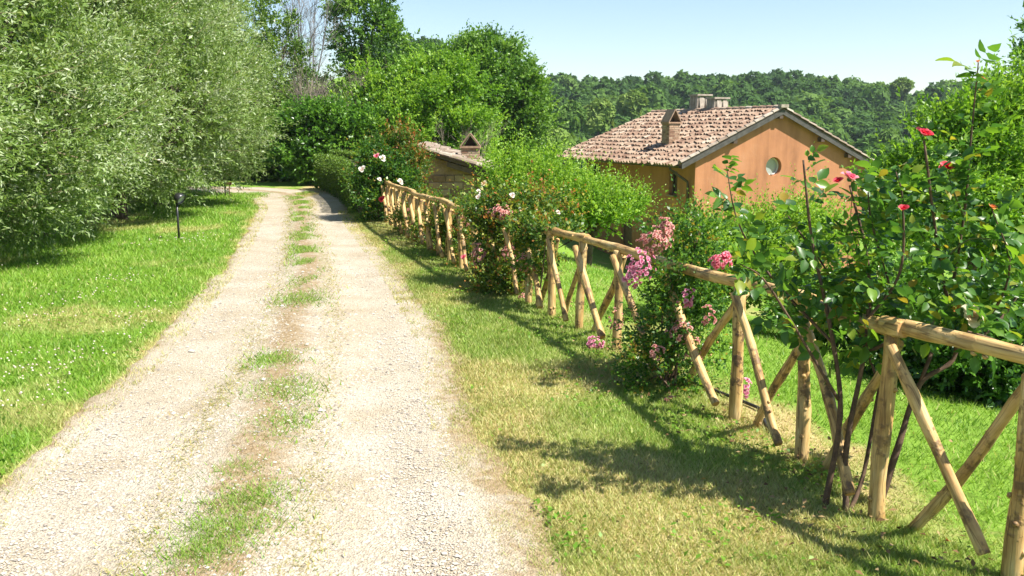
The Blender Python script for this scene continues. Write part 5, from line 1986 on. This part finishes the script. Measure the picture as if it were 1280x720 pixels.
def centre_strip():
    rng = np.random.default_rng(204)
    n = 150000
    y = ysamp(rng, n, 2.8, 27, 1.25)
    l, r = road_lr(np.clip(y, -5, 25))
    u = np.clip(rng.normal(0.48, 0.075, n), 0.2, 0.78)
    x = l + (r - l) * u
    tuft = np.zeros(n)
    for (px_, py_, rad, st) in ((285, 672, 0.2, 1.3), (310, 640, 0.2, 1.2), (262, 700, 0.16, 1.1), (300, 600, 0.13, 0.7), (345, 455, 0.22, 1.0), (372, 495, 0.26, 0.9), (368, 533, 0.24, 0.8), (378, 378, 0.34, 1.0), (350, 655, 0.16, 0.5)):
        c = gp(px_, py_)
        tuft = np.maximum(tuft, st * np.exp(-(((x - c[0]) / rad) ** 2 + ((y - c[1]) / (rad * 1.25)) ** 2)))
    tuft = np.maximum(tuft * 0.62, sstep(8.5, 12, y) * sstep(0.4, 0.6, fbm(x * 2.6, y * 1.3, 5)) * 0.55 * np.exp(-((u - 0.48) / 0.1) ** 2))
    nz = fbm(x * 4, y * 4, 1)
    green = np.clip(tuft * (0.55 + nz), 0, 1)
    keep = rng.random(n) < np.clip(0.4 + 0.6 * sstep(0.42, 0.6, fbm(x * 3, y * 1.6, 3)) + green * 0.9, 0, 1)
    x, y, green = x[keep], y[keep], green[keep]
    n = len(x)
    isg = rng.random(n) < green
    h = np.where(isg, 0.02 + 0.05 * rng.random(n), 0.018 + 0.022 * rng.random(n)) * (1 + y / 60)
    w = 0.0040 * (1 + y / 6.0) * rng.uniform(0.7, 1.3, n) * np.where(isg, 1.25, 0.9)
    dry = np.where(isg, np.clip(rng.normal(0.1, 0.12, n), 0, 1), np.clip(rng.normal(0.78, 0.2, n), 0, 1))
    V, Fc, vv, dd = blades(rng, x, y, 0.03 + 0 * x, h, w, np.where(isg, 0.9, 1.8), np.clip(np.where(isg, rng.normal(0.42, 0.2, n), rng.normal(0.12, 0.22, n)), 0, 1), dry)
    o = link('track_grass', np_mesh('track_grass', V, Fc, {'v': vv, 'dry': dd}), M['grass'])
    tag(o, 'patchy grass and dry thatch between the wheel tracks of the driveway', 'grass', kind='stuff')


centre_strip()


def clover():
    rng = np.random.default_rng(205)
    n = 2300
    y = ysamp(rng, n, 4.2, 16, 1.5)
    l, r = road_lr(y)
    x = l - 0.25 - rng.random(n) * 3.2
    keep = rng.random(n) < sstep(0.5, 0.66, fbm(x * 1.2 + 2, y * 1.0, 7)) * np.exp(-((l - x - 1.0) / 1.1) ** 2)
    x, y = x[keep], y[keep]
    n = len(x)
    R = 0.0085 * rng.uniform(0.7, 1.2, n) * (1 + y / 30)
    z = ground_h(x, y) + 0.05 + 0.02 * rng.random(n)
    oc = np.array([(1, 0, 0), (0, 1, 0), (-1, 0, 0), (0, -1, 0), (0, 0, 0.8), (0, 0, -0.6)])
    of = np.array([(0, 1, 4), (1, 2, 4), (2, 3, 4), (3, 0, 4), (1, 0, 5), (2, 1, 5), (3, 2, 5), (0, 3, 5)])
    V = (np.stack([x, y, z], 1)[:, None, :] + oc[None] * R[:, None, None]).reshape(-1, 3)
    Fc = (of[None] + (np.arange(n) * 6)[:, None, None]).reshape(-1, 3)
    o = link('clover_flowers', np_mesh('clover_flowers', V, Fc, {'v': np.repeat(rng.random(n), 6)}), M['white'])
    tag(o, 'tiny white clover flowers scattered through the left verge', 'flowers', kind='stuff')


clover()


def clover_leaves():
    rng = np.random.default_rng(208)
    n = 16000
    y = ysamp(rng, n, 3.6, 16, 1.5)
    l, r = road_lr(y)
    left = rng.random(n) < 0.75
    x = np.where(left, l - 0.12 - rng.random(n) * 3.6, r + 0.2 + rng.random(n) * (fence_x(y) - r))
    keep = rng.random(n) < sstep(0.42, 0.6, fbm(x * 1.7 + 9, y * 1.5, 3))
    x, y = x[keep], y[keep]
    n = len(x)
    P_ = np.stack([x, y, ground_h(x, y) + 0.02 + 0.03 * rng.random(n)], 1)
    VFA = leaf_quads(P_, rng.normal(0, 1, (n, 3)) * np.array([1, 1, 0.35]), rng.normal(0, 0.35, (n, 3)) + np.array([0, 0, 1]), rng.uniform(0.018, 0.04, n) * (1 + y / 40), rng.uniform(0.014, 0.026, n) * (1 + y / 40), np.clip(rng.normal(0.35, 0.2, n), 0, 1))
    tag(leafobj('weed_leaves', VFA, M['bright'], None), 'broad clover and weed leaves among the verge grass', 'weeds', kind='stuff')


clover_leaves()


def pebbles():
    rng = np.random.default_rng(206)
    n = 78000
    y = ysamp(rng, n, 2.8, 20, 1.9)
    l, r = road_lr(y)
    u = rng.uniform(0.01, 0.985, n)
    x = l + (r - l) * u
    dens_ = 0.35 + 0.9 * sstep(0.4, 0.65, fbm(x * 1.4 + 7, y * 0.8, 4)) 
    keep = rng.random(n) < dens_ * (1 - 0.7 * np.exp(-((u - 0.48) / 0.08) ** 2))
    x, y, u = x[keep], y[keep], u[keep]
    n = len(x)
    R = 0.0033 * np.exp(rng.normal(0, 0.5, n)) * (1 + y / 14)
    R = np.minimum(R, 0.017)
    R[rng.random(n) < 0.006] *= 2.4
    z = 0.008 + 0.022 * np.sin(np.pi * np.clip(u, 0, 1)) + 0.024 * np.exp(-((u - 0.48) / 0.12) ** 2) - 0.014 * np.exp(-((u - 0.22) / 0.11) ** 2) - 0.014 * np.exp(-((u - 0.77) / 0.11) ** 2) + R * 0.2
    oc = np.array([(1, 0, 0), (0.2, 0.8, 0.1), (-0.9, 0.2, 0), (0, -0.9, 0.1), (0.1, 0, 0.65)])
    of = np.array([(0, 1, 4), (1, 2, 4), (2, 3, 4), (3, 0, 4)])
    a = rng.uniform(0, 6.28, n)
    ca, sa = np.cos(a), np.sin(a)
    st = rng.uniform(0.7, 1.3, n)
    px_ = oc[None, :, 0] * st[:, None]
    py_ = oc[None, :, 1] * np.ones((n, 1))
    V = np.stack([x[:, None] + (px_ * ca[:, None] - py_ * sa[:, None]) * R[:, None], y[:, None] + (px_ * sa[:, None] + py_ * ca[:, None]) * R[:, None], z[:, None] + oc[None, :, 2] * R[:, None] * rng.uniform(0.6, 1.3, (n, 1))], 2).reshape(-1, 3)
    Fc = (of[None] + (np.arange(n) * 5)[:, None, None]).reshape(-1, 3)
    v = np.clip(rng.beta(2.2, 1.3, n), 0, 1)
    v[rng.random(n) < 0.17] *= 0.2
    M['pebble'] = attr_mat('pebble', [(0.0, (0.16, 0.14, 0.12)), (0.35, (0.4, 0.35, 0.29)), (1.0, (0.50, 0.46, 0.39))], 0.9, 60, 0.2)
    o = link('gravel', np_mesh('gravel', V, Fc, {'v': np.repeat(v, 5)}), M['pebble'])
    tag(o, 'loose pale limestone chips strewn over the driveway', 'gravel', kind='stuff')


pebbles()


def litter():
    rng = np.random.default_rng(207)
    n = 520
    y = ysamp(rng, n, 3.3, 14, 1.6)
    x = fence_x(y) + rng.normal(-0.1, 0.35, n)
    P_ = np.stack([x, y, ground_h(x, y) + 0.035 + 0.02 * rng.random(n)], 1)
    VFA = leaf_quads(P_, rng.normal(0, 1, (n, 3)) * np.array([1, 1, 0.25]), rng.normal(0, 0.3, (n, 3)) + np.array([0, 0, 1]), rng.uniform(0.02, 0.05, n), rng.uniform(0.012, 0.026, n), rng.random(n))
    M['dead_leaf'] = leaf_mat('dead_leaf', [(0.0, (0.10, 0.055, 0.025)), (0.6, (0.22, 0.14, 0.065)), (1.0, (0.38, 0.28, 0.14))], 0.2, 0.8, 0.1)
    o = leafobj('leaf_litter', VFA, M['dead_leaf'], None)
    tag(o, 'brown fallen leaves scattered in the grass under the fence', 'leaves', kind='stuff')
    g = gp(1184, 688)
    lf = rose_leaf_mesh('fallen_leaf', 77, M['orange'])
    o = link('fallen_leaf', lf, None)
    o.location = (g[0], g[1], 0.05)
    o.scale = (0.05, 0.05, 0.05)
    o.rotation_euler = (0.5, 0.3, 1.1)
    tag(o, 'single orange fallen leaf in the grass before the nearest panel', 'leaf')


litter()

tris = 0
for o in SC.objects:
    if o.type == 'MESH' and o.data.users == 1:
        tris += sum(len(p.vertices) - 2 for p in o.data.polygons) if len(o.data.polygons) < 5000 else len(o.data.loops) - 2 * len(o.data.polygons)
print('TRIS', tris)
